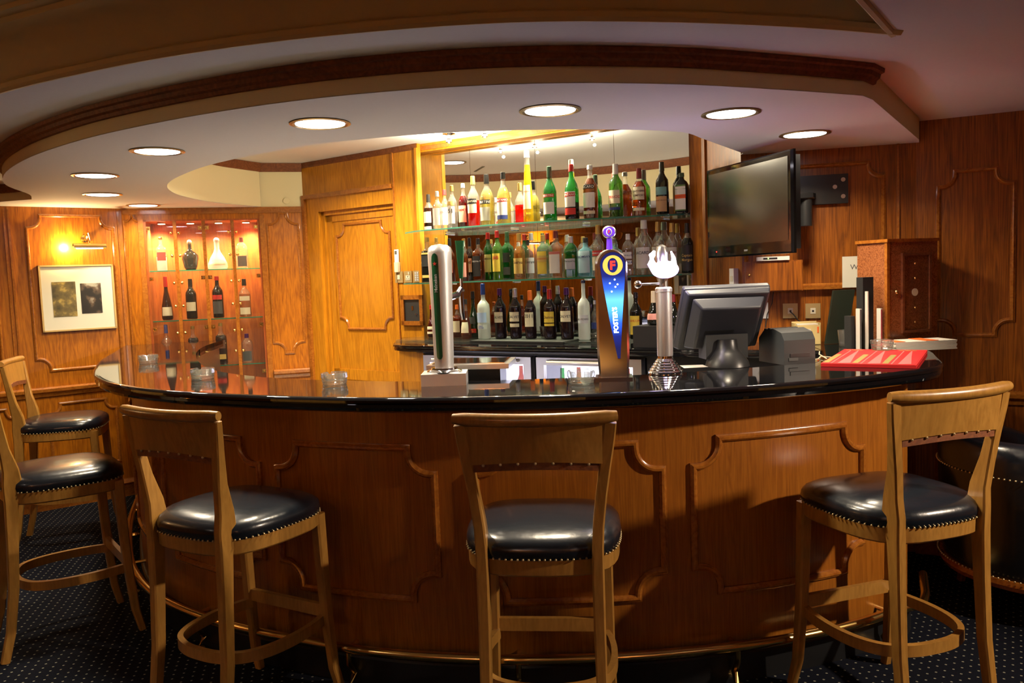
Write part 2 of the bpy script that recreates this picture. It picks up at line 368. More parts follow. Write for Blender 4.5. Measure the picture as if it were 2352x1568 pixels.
def run(Fr,s0,s1,prof,name,mat,parent): 
    k=max(2,int((s1-s0)/.3)+1); R=[[Fr(s0+(s1-s0)*i/(k-1),z,o) for o,z in prof] for i in range(k)]
    return MB().rings(R,True,True).build(name,mat,parent)
run(WL,0,LL,dado,'dado_rail','wood_mould',wl)
bl=MB(); R=[[WL(s,z,o) for o,z in base] for s in (0,LL)]; bl.rings(R); struct(bl,'baseboard_left','wood_mould')
# cabinet wall with a niche for the display cabinet, cream wall above
uc=lambda x:(x+2.83)/1.25*WC.L
nx0,nx1=uc(-2.69),uc(-1.90)
wc=struct(wbox(wbox(wbox(MB(),WC,0,nx0,0,ZS,-.07,0),WC,nx1,WC.L,0,ZS,-.07,0),WC,nx0,nx1,2.035,ZS,-.07,0),'wall_back','wood')
wbox(MB(),WC,0,WC.L,ZS,ZI+.05,-.07,0).build('upper_wall','cream',wc)
wbox(MB(),WC,nx0,nx1,0,.3,-.07,0).build('lower_panel','wood',wc)
mould(MB(),WC,notch(uc(-1.845),uc(-1.625),.99,2.07,.085,.01),.02,.012).build('panel_moulding','wood_mould',wc)
mould(MB(),WC,notch(uc(-2.815),uc(-2.715),1.0,2.07,.045,.006),.016,.012).build('panel_moulding','wood_mould',wc)
run(WC,uc(-1.86),uc(-1.6),dado,'dado_rail','wood_mould',wc)
run(WC,nx1+.02,WC.L,base,'skirting','wood_mould',wc)
for s in (nx0-.018,nx1+.018): wbox(MB(),WC,s-.018,s+.018,.3,2.06,0,.014).build('pilaster','wood_mould',wc)
wbox(MB(),WC,0.01,WC.L,2.075,ZS,0,.01).build('top_rail','wood_mould',wc)
# door wall
ud=lambda x:(x+1.58)/.98*WD.L
d0,d1=ud(-1.445),ud(-.805)
wd=struct(wbox(wbox(wbox(MB(),WD,0,d0,0,ZI+.05,-.1,0),WD,d1,WD.L,0,ZI+.05,-.03,0),WD,d0,d1,2.065,ZI+.05,-.1,0),'wall_door_side','wood_lt')
wbox(MB(),WD,0,d1,2.17,2.20,0,.022).build('header_moulding','wood_mould',wd)
wbox(MB(),WD,0,.03,0,2.17,0,.02).build('corner_moulding','wood_mould',wd)
wbox(MB(),WD,d1+.012,d1+.022,0,ZI,0,.008).build('joint_strip','wood_mould',wd)
wbox(MB(),WD,WD.L-.022,WD.L,1.12,2.42,0,.012).build('edge_strip','wood_lt',wd)
# door: a framed oak door set back in its opening
dr=struct(wbox(wbox(wbox(MB(),WD,d0+.035,d1-.012,.02,2.035,-.09,-.055),WD,d0,d0+.035,0,2.065,-.1,-.03),WD,d0,d1,2.035,2.065,-.1,-.03),'door_1','wood_lt')
for z0,z1 in ((.78,.86),(.40,.48),(1.985,2.035)): wbox(MB(),WD,d0+.035,d1-.012,z0,z1,-.056,-.047).build('door_rail','wood_lt',dr)
for a,b in ((d0+.035,d0+.10),(d1-.055,d1-.012)): wbox(MB(),WD,a,b,.02,2.035,-.056,-.047).build('door_stile','wood_lt',dr)
DF=lambda u,z,d=0:WD(u,z,d-.055)
mould(MB(),DF,notch(ud(-1.335),ud(-.885),1.17,1.955,.085),.02,.014).build('door_moulding','wood_mould',dr)
# mirror wall, return and right walls
wm=struct(wbox(MB(),ML,-.2,ML.L+.1,0,ZI+.05,-.12,-.012),'wall_mirror_side','wood')
wbox(MB(),ML,-.16,ML.L+.02,ZI-.055,ZI,-.01,.10).build('pelmet','wood_lt',wm)
wbox(MB(),ML,-.16,ML.L+.02,ZI-.045,ZI-.02,.10,.115).build('pelmet_moulding','wood_mould',wm)
wbox(MB(),Line((-.583,5.757),(-.60,5.915)),0,.157,1.12,ZI,-.02,0).build('mirror_return','wood_lt',wm)
WR=Line(MR,A0)
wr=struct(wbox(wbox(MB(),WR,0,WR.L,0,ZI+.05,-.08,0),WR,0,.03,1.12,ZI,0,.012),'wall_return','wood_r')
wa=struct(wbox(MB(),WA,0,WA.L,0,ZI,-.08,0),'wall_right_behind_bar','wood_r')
ua=lambda x:(x-1.25)/.83*WA.L
mould(MB(),WA,notch(ua(1.27),ua(1.93),1.415,2.035,.07),.022,.013).build('panel_moulding','wood_mould',wa)
wbox(MB(),WA,ua(1.5),WA.L-.02,1.395,1.412,0,.03).build('ledge','wood_mould',wa)
for s in (ua(1.99),): wbox(MB(),WA,s,s+.012,1.12,ZS,0,.012).build('joint_strip','wood_mould',wa)
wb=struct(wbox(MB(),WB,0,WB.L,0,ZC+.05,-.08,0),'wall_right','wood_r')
ub=lambda x:(x-2.08)/1.52*WB.L
panel_set(wb,WB,[(ub(2.17),ub(2.46)),(ub(2.56),ub(3.0)),(ub(3.1),ub(3.5))],1.145,1.96,.075)
panel_set(wb,WB,[(ub(2.17),ub(2.46)),(ub(2.56),ub(3.0))],.2,.74,.07)
run(WB,0,WB.L,dado,'dado_rail','wood_mould',wb); run(WB,0,WB.L,base,'skirting','wood_mould',wb)
# rest of the room behind the camera, seen in the mirror
WW=Line((-4.6,-3.2),(-4.6,4.70)); ww=struct(wbox(MB(),WW,0,WW.L,0,2.6,-.08,0),'wall_west','wood')
panel_set(ww,WW,[(.3+i*1.0,1.1+i*1.0) for i in range(7)],.98,2.05,.1,.03,.02); run(WW,0,WW.L,dado,'dado_rail','wood_mould',ww)
WE=Line((3.6,3.48),(3.6,-3.2)); we=struct(wbox(MB(),WE,0,WE.L,0,2.6,-.08,0),'wall_east','wood')
panel_set(we,WE,[(.3+i*1.1,1.2+i*1.1) for i in range(5)],.98,2.05,.1,.03,.02); run(WE,0,WE.L,dado,'dado_rail','wood_mould',we)
WS=Line((3.6,-3.2),(-4.6,-3.2)); ws=struct(wbox(MB(),WS,0,WS.L,0,2.6,-.08,0),'wall_south','wood')
panel_set(ws,WS,[(.3+i*1.15,1.25+i*1.15) for i in range(6)],.98,2.05,.1,.03,.02); run(WS,0,WS.L,dado,'dado_rail','wood_mould',ws)

# ---- ceilings
SO=[(-4.62,4.33),(-3.73,5.02),(-3.29,5.40),(-3.02,5.32),(-2.88,5.05),(-2.74,4.59),(-2.50,4.18),(-2.18,3.79),(-1.87,3.49),(-1.50,3.20),(-.99,2.90),(-.49,2.71),(0.03,2.645),(.53,2.72),(.97,2.88),(1.29,3.02)]
so=[V2(*p) for p in SO[:3]]+crom(SO[3:],5)+[V2(1.36,3.10),V2(2.045,4.14),V2(2.10,4.25)]
SI=[(-1.88,6.38),(-1.97,6.2),(-2.06,5.98),(-2.11,5.62),(-2.09,5.25),(-1.95,4.82),(-1.70,4.42),(-1.38,4.05),(-.90,3.68),(-.55,3.53),(-.2,3.46),(.2,3.48),(.55,3.56),(.78,3.67),(.91,3.86)]
si=crom(SI,5)+[V2(1.25,4.40)]
outer=so+[V2(2.08,4.24),V2(1.25,4.5)]
# soffit underside: outline so -> right wall -> inner edge back -> cabinet wall -> picture wall
poly=[(p.x,p.y) for p in so]+[(2.10,4.30),(1.25,4.52)]+[(p.x,p.y) for p in reversed(si)]+[(-1.95,6.45),(-2.86,6.19),(-4.66,4.74)]
sof=struct(MB().prism(poly,ZS,ZS+.003),'ceiling_soffit','plaster')
ribbon(MB(),so,[(0,ZS),(0,ZC+.01)]).build('fascia','cream',sof)
ribbon(MB(),si,[(0,ZS),(0,ZI)]).build('inner_fascia','cream',sof)
tr=[(0.001,2.172),(.012,2.174),(.016,2.186),(.026,2.192),(.03,2.206),(.042,2.21),(.044,2.224),(0,2.226)]
struct(ribbon(MB(),so[:-2],tr),'trim_1','wood_red')
ti=[(0.001,2.385),(.008,2.386),(.02,2.41),(.026,2.448),(0,2.449)]
struct(ribbon(MB(),list(reversed(si)),ti),'trim_2','wood_red')
cb=MB(); R=[[WC(s,z,o) for o,z in ti] for s in (uc(-1.92),WC.L)]; cb.rings(R,False,False)
R=[[WD(s,z,o*.6) for o,z in ((0,2.41),(.02,2.42),(.02,2.449),(0,2.449))] for s in (0,WD.L)]; cb.rings(R,False,False); struct(cb,'trim_3','wood_red')
ci=struct(MB().box((-2.6,3.2,ZI),(1.8,6.8,ZI+.04)),'ceiling_inner','plaster')
MB().box((-.16,-.011,-.002),(.16,.011,.002)).build('slot_vent','black',ci,(-1.62,5.05,ZI-.001),.15)
# outer ceiling with a raised, coved recess
CV=[(-3.3,5.0),(-2.95,4.3),(-2.6,3.75),(-2.2,3.3),(-1.75,2.94),(-1.24,2.66),(-.85,2.50),(-.43,2.39),(0.03,2.34),(.47,2.39),(.88,2.49),(1.22,2.61)]
cv=crom(CV,5); right=[V2(.96,2.24),V2(.80,1.9),V2(.75,-2.2)]
hole=cv+right+[V2(-3.9,-2.2),V2(-3.9,4.3)]
hp=[(p.x,p.y) for p in hole]
import bmesh
def plate_with_hole(outer,hole,z,name,mat):
    from mathutils.geometry import tessellate_polygon
    o=[Vector((x,y,0)) for x,y in outer]; h=[Vector((x,y,0)) for x,y in hole]
    tri=tessellate_polygon([o,h]); al=o+h
    mb=MB(); mb.add([(p.x,p.y,z) for p in al],[tuple(t) for t in tri]); mb.add([(p.x,p.y,z+.03) for p in al],[tuple(t) for t in tri]); return struct(mb,name,mat)
co=plate_with_hole([(-4.7,-3.3),(3.7,-3.3),(3.7,4.0),(2.3,4.5),(1.6,4.3),(1.25,3.25),(.9,3.0),(-.5,2.85),(-1.6,3.4),(-2.6,4.4),(-2.8,5.3),(-3.6,5.9),(-4.7,4.9)],hp,ZC,'ceiling','plaster')
prof=[(.0,ZC-.001),(-.004,ZC-.010),(-.016,ZC-.012),(-.026,ZC-.002),(-.028,ZC+.012),(-.02,ZC+.018),(-.03,ZC+.024),(-.045,ZC+.05),(-.075,ZC+.085),(-.12,ZC+.115),(-.165,ZC+.13),(-.17,ZC+.145),(-.2,ZC+.15),(-.205,ZC+.165)]
# travel the hole edge so that 'out' is away from the recess; negative values lean over it
hl=[V2(*p) for p in hp]; 
cvm=ribbon(MB(),cv,[(-o,z) for o,z in prof]); struct(cvm,'trim_4','cove')
for px_,py_,a_ in ((-1.36,2.78,-.5),(-1.22,2.70,-.47)): MB().box((-.085,-.004,-.004),(.085,.004,.004)).build('slot_vent','black',bpy.data.objects['trim_4'],(px_,py_-.12,ZC+.138),a_)
ribm=ribbon(MB(),[cv[-1]]+right,[(-o,z) for o,z in prof]); struct(ribm,'trim_5','cove')
struct(ribbon(MB(),[right[-1],V2(-3.9,-2.2),V2(-3.9,4.3),V2(-3.3,5.0)],[(0,ZC),(0,ZC+.17)]),'trim_6','cove')
cr_=struct(MB().prism(hp,ZC+.163,ZC+.19),'ceiling_recess','cove')

# ================================================================ the bar
OUT=[(-2.85,6.05),(-2.64,5.45),(-2.43,4.85),(-2.2,4.32),(-1.98,3.9),(-1.7,3.52),(-1.34,3.22),(-.98,3.02),(-.6,2.86),(-.27,2.78),(.06,2.74),(.47,2.745),(.9,2.81),(1.28,2.935),(1.56,3.08)]
path=crom(OUT,8); ZB=1.12
tail=[V2(1.64,3.15),V2(1.71,3.26),V2(1.86,3.62),V2(1.96,3.95),V2(2.03,4.235)]
top_out=path+tail
inn=crom([(-2.2,6.28),(-2.1,5.6),(-1.92,5.0),(-1.68,4.42),(-1.42,3.95),(-1.05,3.57),(-.67,3.36),(-.3,3.23),(.1,3.19),(.55,3.21),(.95,3.3),(1.2,3.42),(1.36,3.62),(1.46,3.86)],6)
back=[V2(1.02,4.11),V2(.63,4.34),V2(0,4.70),V2(-.55,5.05),V2(-.68,5.14),V2(-.745,5.24),V2(-.765,5.4)]
bar=thing('bar_counter','curved oak bar with notched panel mouldings, black granite top and brass foot rail','bar counter',(0,0,0))
ctp=[(p.x,p.y) for p in offs(top_out,.02)]+[(1.53,4.36)]+[(p.x,p.y) for p in reversed(inn)]
tp=MB(); tp.prism(ctp[:-len(inn)]+ctp[-len(inn):],ZB-.03,ZB)
nose=[(-.02,ZB-.0005),(0.0,ZB),(.008,ZB-.003),(.013,ZB-.010),(.013,ZB-.018),(.004,ZB-.024),(.006,ZB-.028),(.010,ZB-.036),(.006,ZB-.046),(-.004,ZB-.052),(-.03,ZB-.053),(-.18,ZB-.053)]
no=offs(top_out,.013)
ribbon(tp,no,nose)
ribbon(tp,inn,[(0,ZB),(0,ZB-.05),(.1,ZB-.05)])
tp.build('countertop','granite',bar)
BP=Path(offs(path,.17)); 
bp_pts=BP.P
bd=MB(); endp=[V2(1.555,3.27),V2(1.60,3.33),V2(1.75,3.7),V2(1.93,4.26)]
ribbon(bd,bp_pts+endp,[(0,.0),(0,ZB-.052)]); bd.build('front_panel','wood_bar',bar)
ribbon(MB(),offs(inn,.04) if 0 else inn,[(.03,ZB-.04),(.03,0)]).build('inner_panel','steel',bar)
for s0,s1 in ((.35,1.03),(1.15,1.83),(1.95,2.63),(2.74,3.42),(3.515,4.19),(4.345,5.015),(5.13,5.865)):
    mould(MB(),BP,notch(s0,s1,.345,.912,.098,.016),.026,.018).build('panel_moulding','wood_mould',bar)
ribbon(MB(),bp_pts+endp,[(0,1.04),(.012,1.045),(.016,1.062),(.02,1.068)]).build('top_moulding','wood_bar',bar)
ribbon(MB(),bp_pts+endp,[(.014,0),(.014,.10),(.008,.106),(0,.106)]).build('plinth','black',bar)
RP=offs(path,.105); rl=[(p.x,p.y,.158) for p in RP[10:]]+[(1.60,3.20,.158),(1.66,3.30,.158),(1.76,3.52,.158)]
MB().tube(rl,.018,12).build('foot_rail','brass',bar)
for i in (14,30,46,62,78,94,110):
    if i<len(RP):
        p=RP[i]; n=normals(RP)[i]; q=p+n*.065
        MB().tube([(p.x,p.y,.158),(p.x,p.y,.1),((p.x+q.x)/2,(p.y+q.y)/2,.05),(p.x,p.y,.0)],.011,8).tube([(p.x,p.y,.158),(q.x,q.y,.158)],.009,8).lathe([(.03,0),(.03,.012),(.014,.02)],12,(p.x,p.y,0)).build('rail_bracket','brass',bar)

sf=struct(MB().prism([(p.x,p.y) for p in inn[6:-6]]+[(1.2,3.95),(.5,4.35),(-.6,5.1),(-1.0,5.7),(-1.7,6.2),(-2.1,6.2)],.0005,.006),'floor_bounce','bouncefloor')  # unseen pale floor added behind the bar to bounce light onto the soffit
# ---- back counter, coolers
bc=thing('back_counter','black granite back counter running below the bottle shelves','counter')
bpoly=[(-.765,5.4),(-.775,5.84)]+[WD(WD.L,0,0)[:2]]+[ML(0,0,-.01)[:2],ML(ML.L,0,-.01)[:2],(1.13,4.77),(1.25,4.44),(1.52,4.375),(1.455,3.872)]+[(p.x,p.y) for p in back[:-1]]
cbk=MB(); cbk.prism(bpoly,ZB-.03,ZB); ribbon(cbk,list(reversed([V2(1.455,3.872)]+back+[V2(-.775,5.8)])),[(0,ZB),(.01,ZB-.004),(.012,ZB-.014),(.004,ZB-.02),(.006,ZB-.03),(.004,ZB-.04),(-.02,ZB-.045),(-.1,ZB-.045)]); cbk.build('countertop','granite',bc)
BL=Line((-.72,5.24),(1.5,3.92)); 
ubk=lambda px:px
wbox(MB(),BL,0.0,.19,0,ZB-.045,-.35,0).build('end_panel','wood_lt',bc)
wbox(MB(),BL,.14,BL.L-.1,1.062,ZB-.045,-.3,0.0).build('rail','black',bc)
wbox(MB(),BL,1.67,BL.L-.1,0,1.062,-.3,0.0).build('base_panel','black',bc)
M['coolglow']=pm('lit_cooler_lining',(.9,.95,1),.5,emit=(.72,.7,1.),es=2.4)
for i,(s0,s1) in enumerate(((.20,.985),(1.0,1.66))):
    t=thing('bottle_cooler','black glass-door bottle cooler, %s of the two under the back counter'%('left one' if i==0 else 'right one'),'fridge',BL(s0,0,0),BL.rz(),'bottle coolers under the back counter')
    Wd=s1-s0
    b=MB(); b.box((0,0,0),(.02,.3,1.06)); b.box((Wd-.02,0,0),(Wd,.3,1.06)); b.box((0,.28,0),(Wd,.3,1.06)); b.box((0,0,0),(Wd,.3,.08)); b.box((0,0,1.045),(Wd,.3,1.06)); b.build('cabinet_shell','black',t)
    MB().box((.02,.27,.1),(Wd-.02,.278,1.03)).build('lit_lining','coolglow',t)
    f=MB()
    for a,c in (((.01,-.03,.09),(.06,0,1.055)),((Wd-.06,-.03,.09),(Wd-.01,0,1.055)),((.06,-.03,1.012),(Wd-.06,0,1.055)),((.06,-.03,.09),(Wd-.06,0,.13))): f.box(a,c)
    dd=f.build('door','steel',t); MB().box((.06,-.02,.13),(Wd-.06,-.014,1.012)).build('pane','pane',dd)
    MB().tube([(.09,-.03,1.035),(.09,-.05,1.035),(Wd-.09,-.05,1.035),(Wd-.09,-.03,1.035)],.008).build('handle','steel',dd)
    MB().box((.02,.02,.718),(Wd-.02,.26,.725)).build('wire_shelf','steel',t)
    random.seed(3+i)
    g='chilled bottles in the %s cooler'%('left' if i==0 else 'right')
    for k in range(7):
        x=.1+k*(Wd-.2)/6; r=.032; q=BL(s0+x,.7255,-.12-.06*(k%2))
        bb=MB().lathe([(r,0),(r,.15),(r*.45,.2),(r*.4,.25),(r*.42,.255)],12).build('chilled_bottle',['g_green','l_whisky','g_clear','g_lime'][k%4],None,q)
        tag(bb,'small chilled bottle standing on the shelf of the %s bottle cooler'%('left' if i==0 else 'right'),'bottle',g)

# ---- mirror panes and glass shelves
cuts=[-.16,.345,.86,1.42,ML.L]; nm=['leftmost narrow','second','third','rightmost']
for i in range(4):
    a,b=cuts[i]+.001,cuts[i+1]-.001
    o=wbox(MB(),ML,a,b,ZB+.002,ZI-.06,-.012,0.).build('mirror_pane','mirror',smooth=0); tag(o,'%s tall mirror pane behind the bottle shelves'%nm[i],'mirror','mirror panes behind the bar')
def shelf(z,dep,label):
    t=thing('glass_shelf',label,'shelf')
    n=24; S=[i/n for i in range(n+1)]
    fr=[(ML.L*s,dep(s)) for s in S]; V=[ML(u,0,d)[:2] for u,d in fr]; Bk=[ML(ML.L*s,0,.004)[:2] for s in S]
    MB().prism(V+Bk[::-1],z-.009,z).build('shelf_glass','glass',t,smooth=20)
    e=MB(); ribbon(e,[V2(*ML(u,0,d+.0006)[:2]) for u,d in fr],[(0,z-.009),(0,z)]); e.build('polished_edge','glassedge',t)
    for s in (.08,.36,.64,.92):
        u=ML.L*s; MB().tube([ML(u,z-.0165,.001),ML(u,z-.0165,.05)],.006,8).build('shelf_stud','chrome',t)
    return t
top_d=lambda s:.40+.02*math.sin(PI*s)-.30*max(0,(s-.45)/.55)**1.2-.10*max(0,(.1-s)/.1)
mid_d=lambda s:.39-.24*max(0,(s-.4)/.6)**1.2-.05*max(0,(.1-s)/.1)
shelf(1.843-.001,top_d,'upper bow-fronted glass shelf on the mirror wall carrying aperitif bottles')
shelf(1.502-.001,mid_d,'middle glass shelf on the mirror wall carrying whisky and gin bottles')
o=wbox(MB(),ML,.62,1.28,1.1215,1.132,.12,.46).build('bar_mat','rubber'); tag(o,'thin black rubber mat under the wine bottles on back counter','mat')
o=wbox(MB(),ML,.02,.6,1.1215,1.132,.10,.47).build('glass_mat','glass'); tag(o,'clear glass sheet under the spirits at left end of back counter','glass sheet')
o=wbox(MB(),ML,1.285,1.5,1.1215,1.132,.10,.44).build('glass_mat','glass'); tag(o,'clear glass sheet under the tall frosted bottle beside the rubber mat','glass sheet')
o=wbox(MB(),ML,1.80,2.13,1.1215,1.235,.44,.62).build('riser_box','black'); tag(o,'black box riser holding dark liqueur bottles behind the till','box')


# ================================================================ bottles
PROF={'wine':([(.86,0),(1,.012),(1,.60),(.93,.66),(.6,.73),(.4,.78),(.36,.84),(.36,.985),(.38,.99)],.36,0),
 'spirit':([(.9,0),(1,.015),(1,.56),(.95,.62),(.62,.70),(.36,.77),(.33,.83),(.33,.985)],.34,0),
 'martini':([(.92,0),(1,.015),(.97,.2),(1,.42),(.98,.54),(.78,.64),(.45,.73),(.33,.79),(.32,.985)],.33,0),
 'taper':([(.95,0),(1,.02),(.98,.12),(.8,.45),(.58,.72),(.48,.88),(.45,.985)],.46,0),
 'jager':([(.9,0),(1,.03),(1,.60),(.93,.70),(.7,.78),(.38,.83),(.33,.86),(.33,.985)],.34,3.2),
 'square':([(.92,0),(.98,.012),(1,.03),(1,.62),(.92,.68),(.5,.73),(.34,.78),(.33,.985)],.34,5),
 'cognac':([(.8,0),(.98,.04),(1,.12),(.93,.3),(.62,.5),(.36,.66),(.3,.8),(.3,.985)],.31,0),
 'vodka':([(.9,0),(1,.012),(1,.55),(.93,.62),(.62,.67),(.34,.71),(.31,.76),(.31,.985)],.32,0),
 'bulb':([(.62,0),(.8,.1),(1,.38),(.97,.5),(.7,.58),(.3,.66),(.24,.74),(.24,.93)],.3,0),
 'conical':([(.9,0),(1,.06),(.98,.16),(.72,.36),(.35,.56),(.25,.66),(.26,.88)],.3,0)}
def prof_r(P,z):
    for (r0,z0),(r1,z1) in zip(P,P[1:]):
        if z0<=z<=z1 and z1>z0: return r0+(r1-r0)*(z-z0)/(z1-z0)
    return P[-1][0]
def cut_prof(P,a,b):
    return [(prof_r(P,a),a)]+[(r,z) for r,z in P if a<z<b]+[(prof_r(P,b),b)]
def bottle(row,x,y,z,H,R,kind,liq,gl,fill,cap,capf,labels,label,rz,group,jit):
    P,nr,ex=PROF[kind]; ex=ex or None; n=20 if not ex else 32
    k=.75 if kind in('jager','square') else 1
    t=thing('bottle' if row!='x' else 'flask',label,'bottle',(x,y,z+.0005),rz+jit,group)
    sc=lambda pr,m_=1.:[(r*R*m_,zz*H) for r,zz in pr]
    def dim(p): return (p[0],p[1]*k if ex else p[1],p[2])
    def lat(pr,name,mat):
        mb=MB().lathe(sc(pr),n,ex=ex); mb.v=[dim(v) for v in mb.v]; return mb.build(name,mat,t,smooth=50)
    zt=1-capf*.5 if kind!='conical' else .88
    if kind=='bulb': zt=.93
    if fill: lat(cut_prof(P,0,fill),'liquor',liq); lat(cut_prof(P,fill+.002,zt),'glass_body',gl)
    else: lat(cut_prof(P,0,zt),'glass_body',gl)
    if kind in('conical','bulb'): MB().sphere((0,0,.94*H),R*.3,12,8).lathe([(R*.24,.86*H),(R*.24,.9*H)],12).build('stopper','k_'+cap[2:],t)
    else:
        c=[(nr*1.1+.004/R*.3,1-capf),(nr*1.1+.01,1-capf*.45),(nr*1.08,.995),(nr*.9,1.0)]
        mb=MB().lathe(sc(c),16); mb.v=[dim(v) for v in mb.v]; mb.build('cap',cap,t)
    off_=0
    for z0,z1,pmat,txt,tm in labels:
        off_+=.0005
        rr=lambda zz:prof_r(P,zz)*R
        am=.95 if not ex else .9
        def surf(a,zf,o,rr=rr):
            ca,sa=math.sin(a),-math.cos(a); q=1
            if ex: q=(abs(ca)**ex+abs(sa)**ex)**(-1/ex)
            r=rr(zf)*q+.0008+o; return (r*ca,r*sa*(k if ex else 1)-( .0004 if ex else 0),zf*H)
        rows=6; cols=14; A=am if not ex else .72
        if z0>.61 or kind=='taper': A=min(A,1.1)
        zs=[z0+(z1-z0)*i/rows for i in range(rows+1)]
        g=[[surf(-A+2*A*j/cols,zz,off_) for j in range(cols+1)] for zz in zs]
        lb=MB().rings(g,False,False).build('label',pmat,t,smooth=60)
        if txt:
            zc=(z0+z1)/2; hh=(z1-z0)*H*.62; rc=rr(zc); two=txt.split(' ') if len(txt)>9 else [txt]
            if two==[txt] and (z1-z0)>.25: hh=(z1-z0)*H*.25; zc=z0+(z1-z0)*.74
            if len(two)>1: hh=min((z1-z0)*H*.3,.02)
            for li,part in enumerate(two):
                zz0=zc+((len(two)-1)/2-li)*hh*1.25/H
                fn=lambda u,v,zz0=zz0:surf(u/rc,zz0+v/H,off_+.0007)
                text_mb(part,2*rc*(1.0 if not ex else .8),hh,fn,.012,stretch=False).build('lettering',tm,lb,smooth=0)
        elif tm:
            fn=lambda u,v:surf(u/rr((z0+z1)/2),(z0+z1)/2+v/H,off_+.0007)
            w_=rr((z0+z1)/2)*.8; h_=(z1-z0)*H*.08
            MB().add([fn(-w_,-h_-h_*2),fn(w_,-h_+h_*2),fn(w_,h_+h_*2),fn(-w_,h_-h_*2)],[(0,1,2,3)]).build('stripe',tm,lb,smooth=0)
    return t
ROWG={'top':'bottles on the upper glass shelf','mid':'bottles on the middle glass shelf','low':'bottles along the back counter','box':'bottles on the black box','c1':'bottles in the display cabinet','c2':'bottles in the display cabinet','c3':'bottles in the display cabinet'}
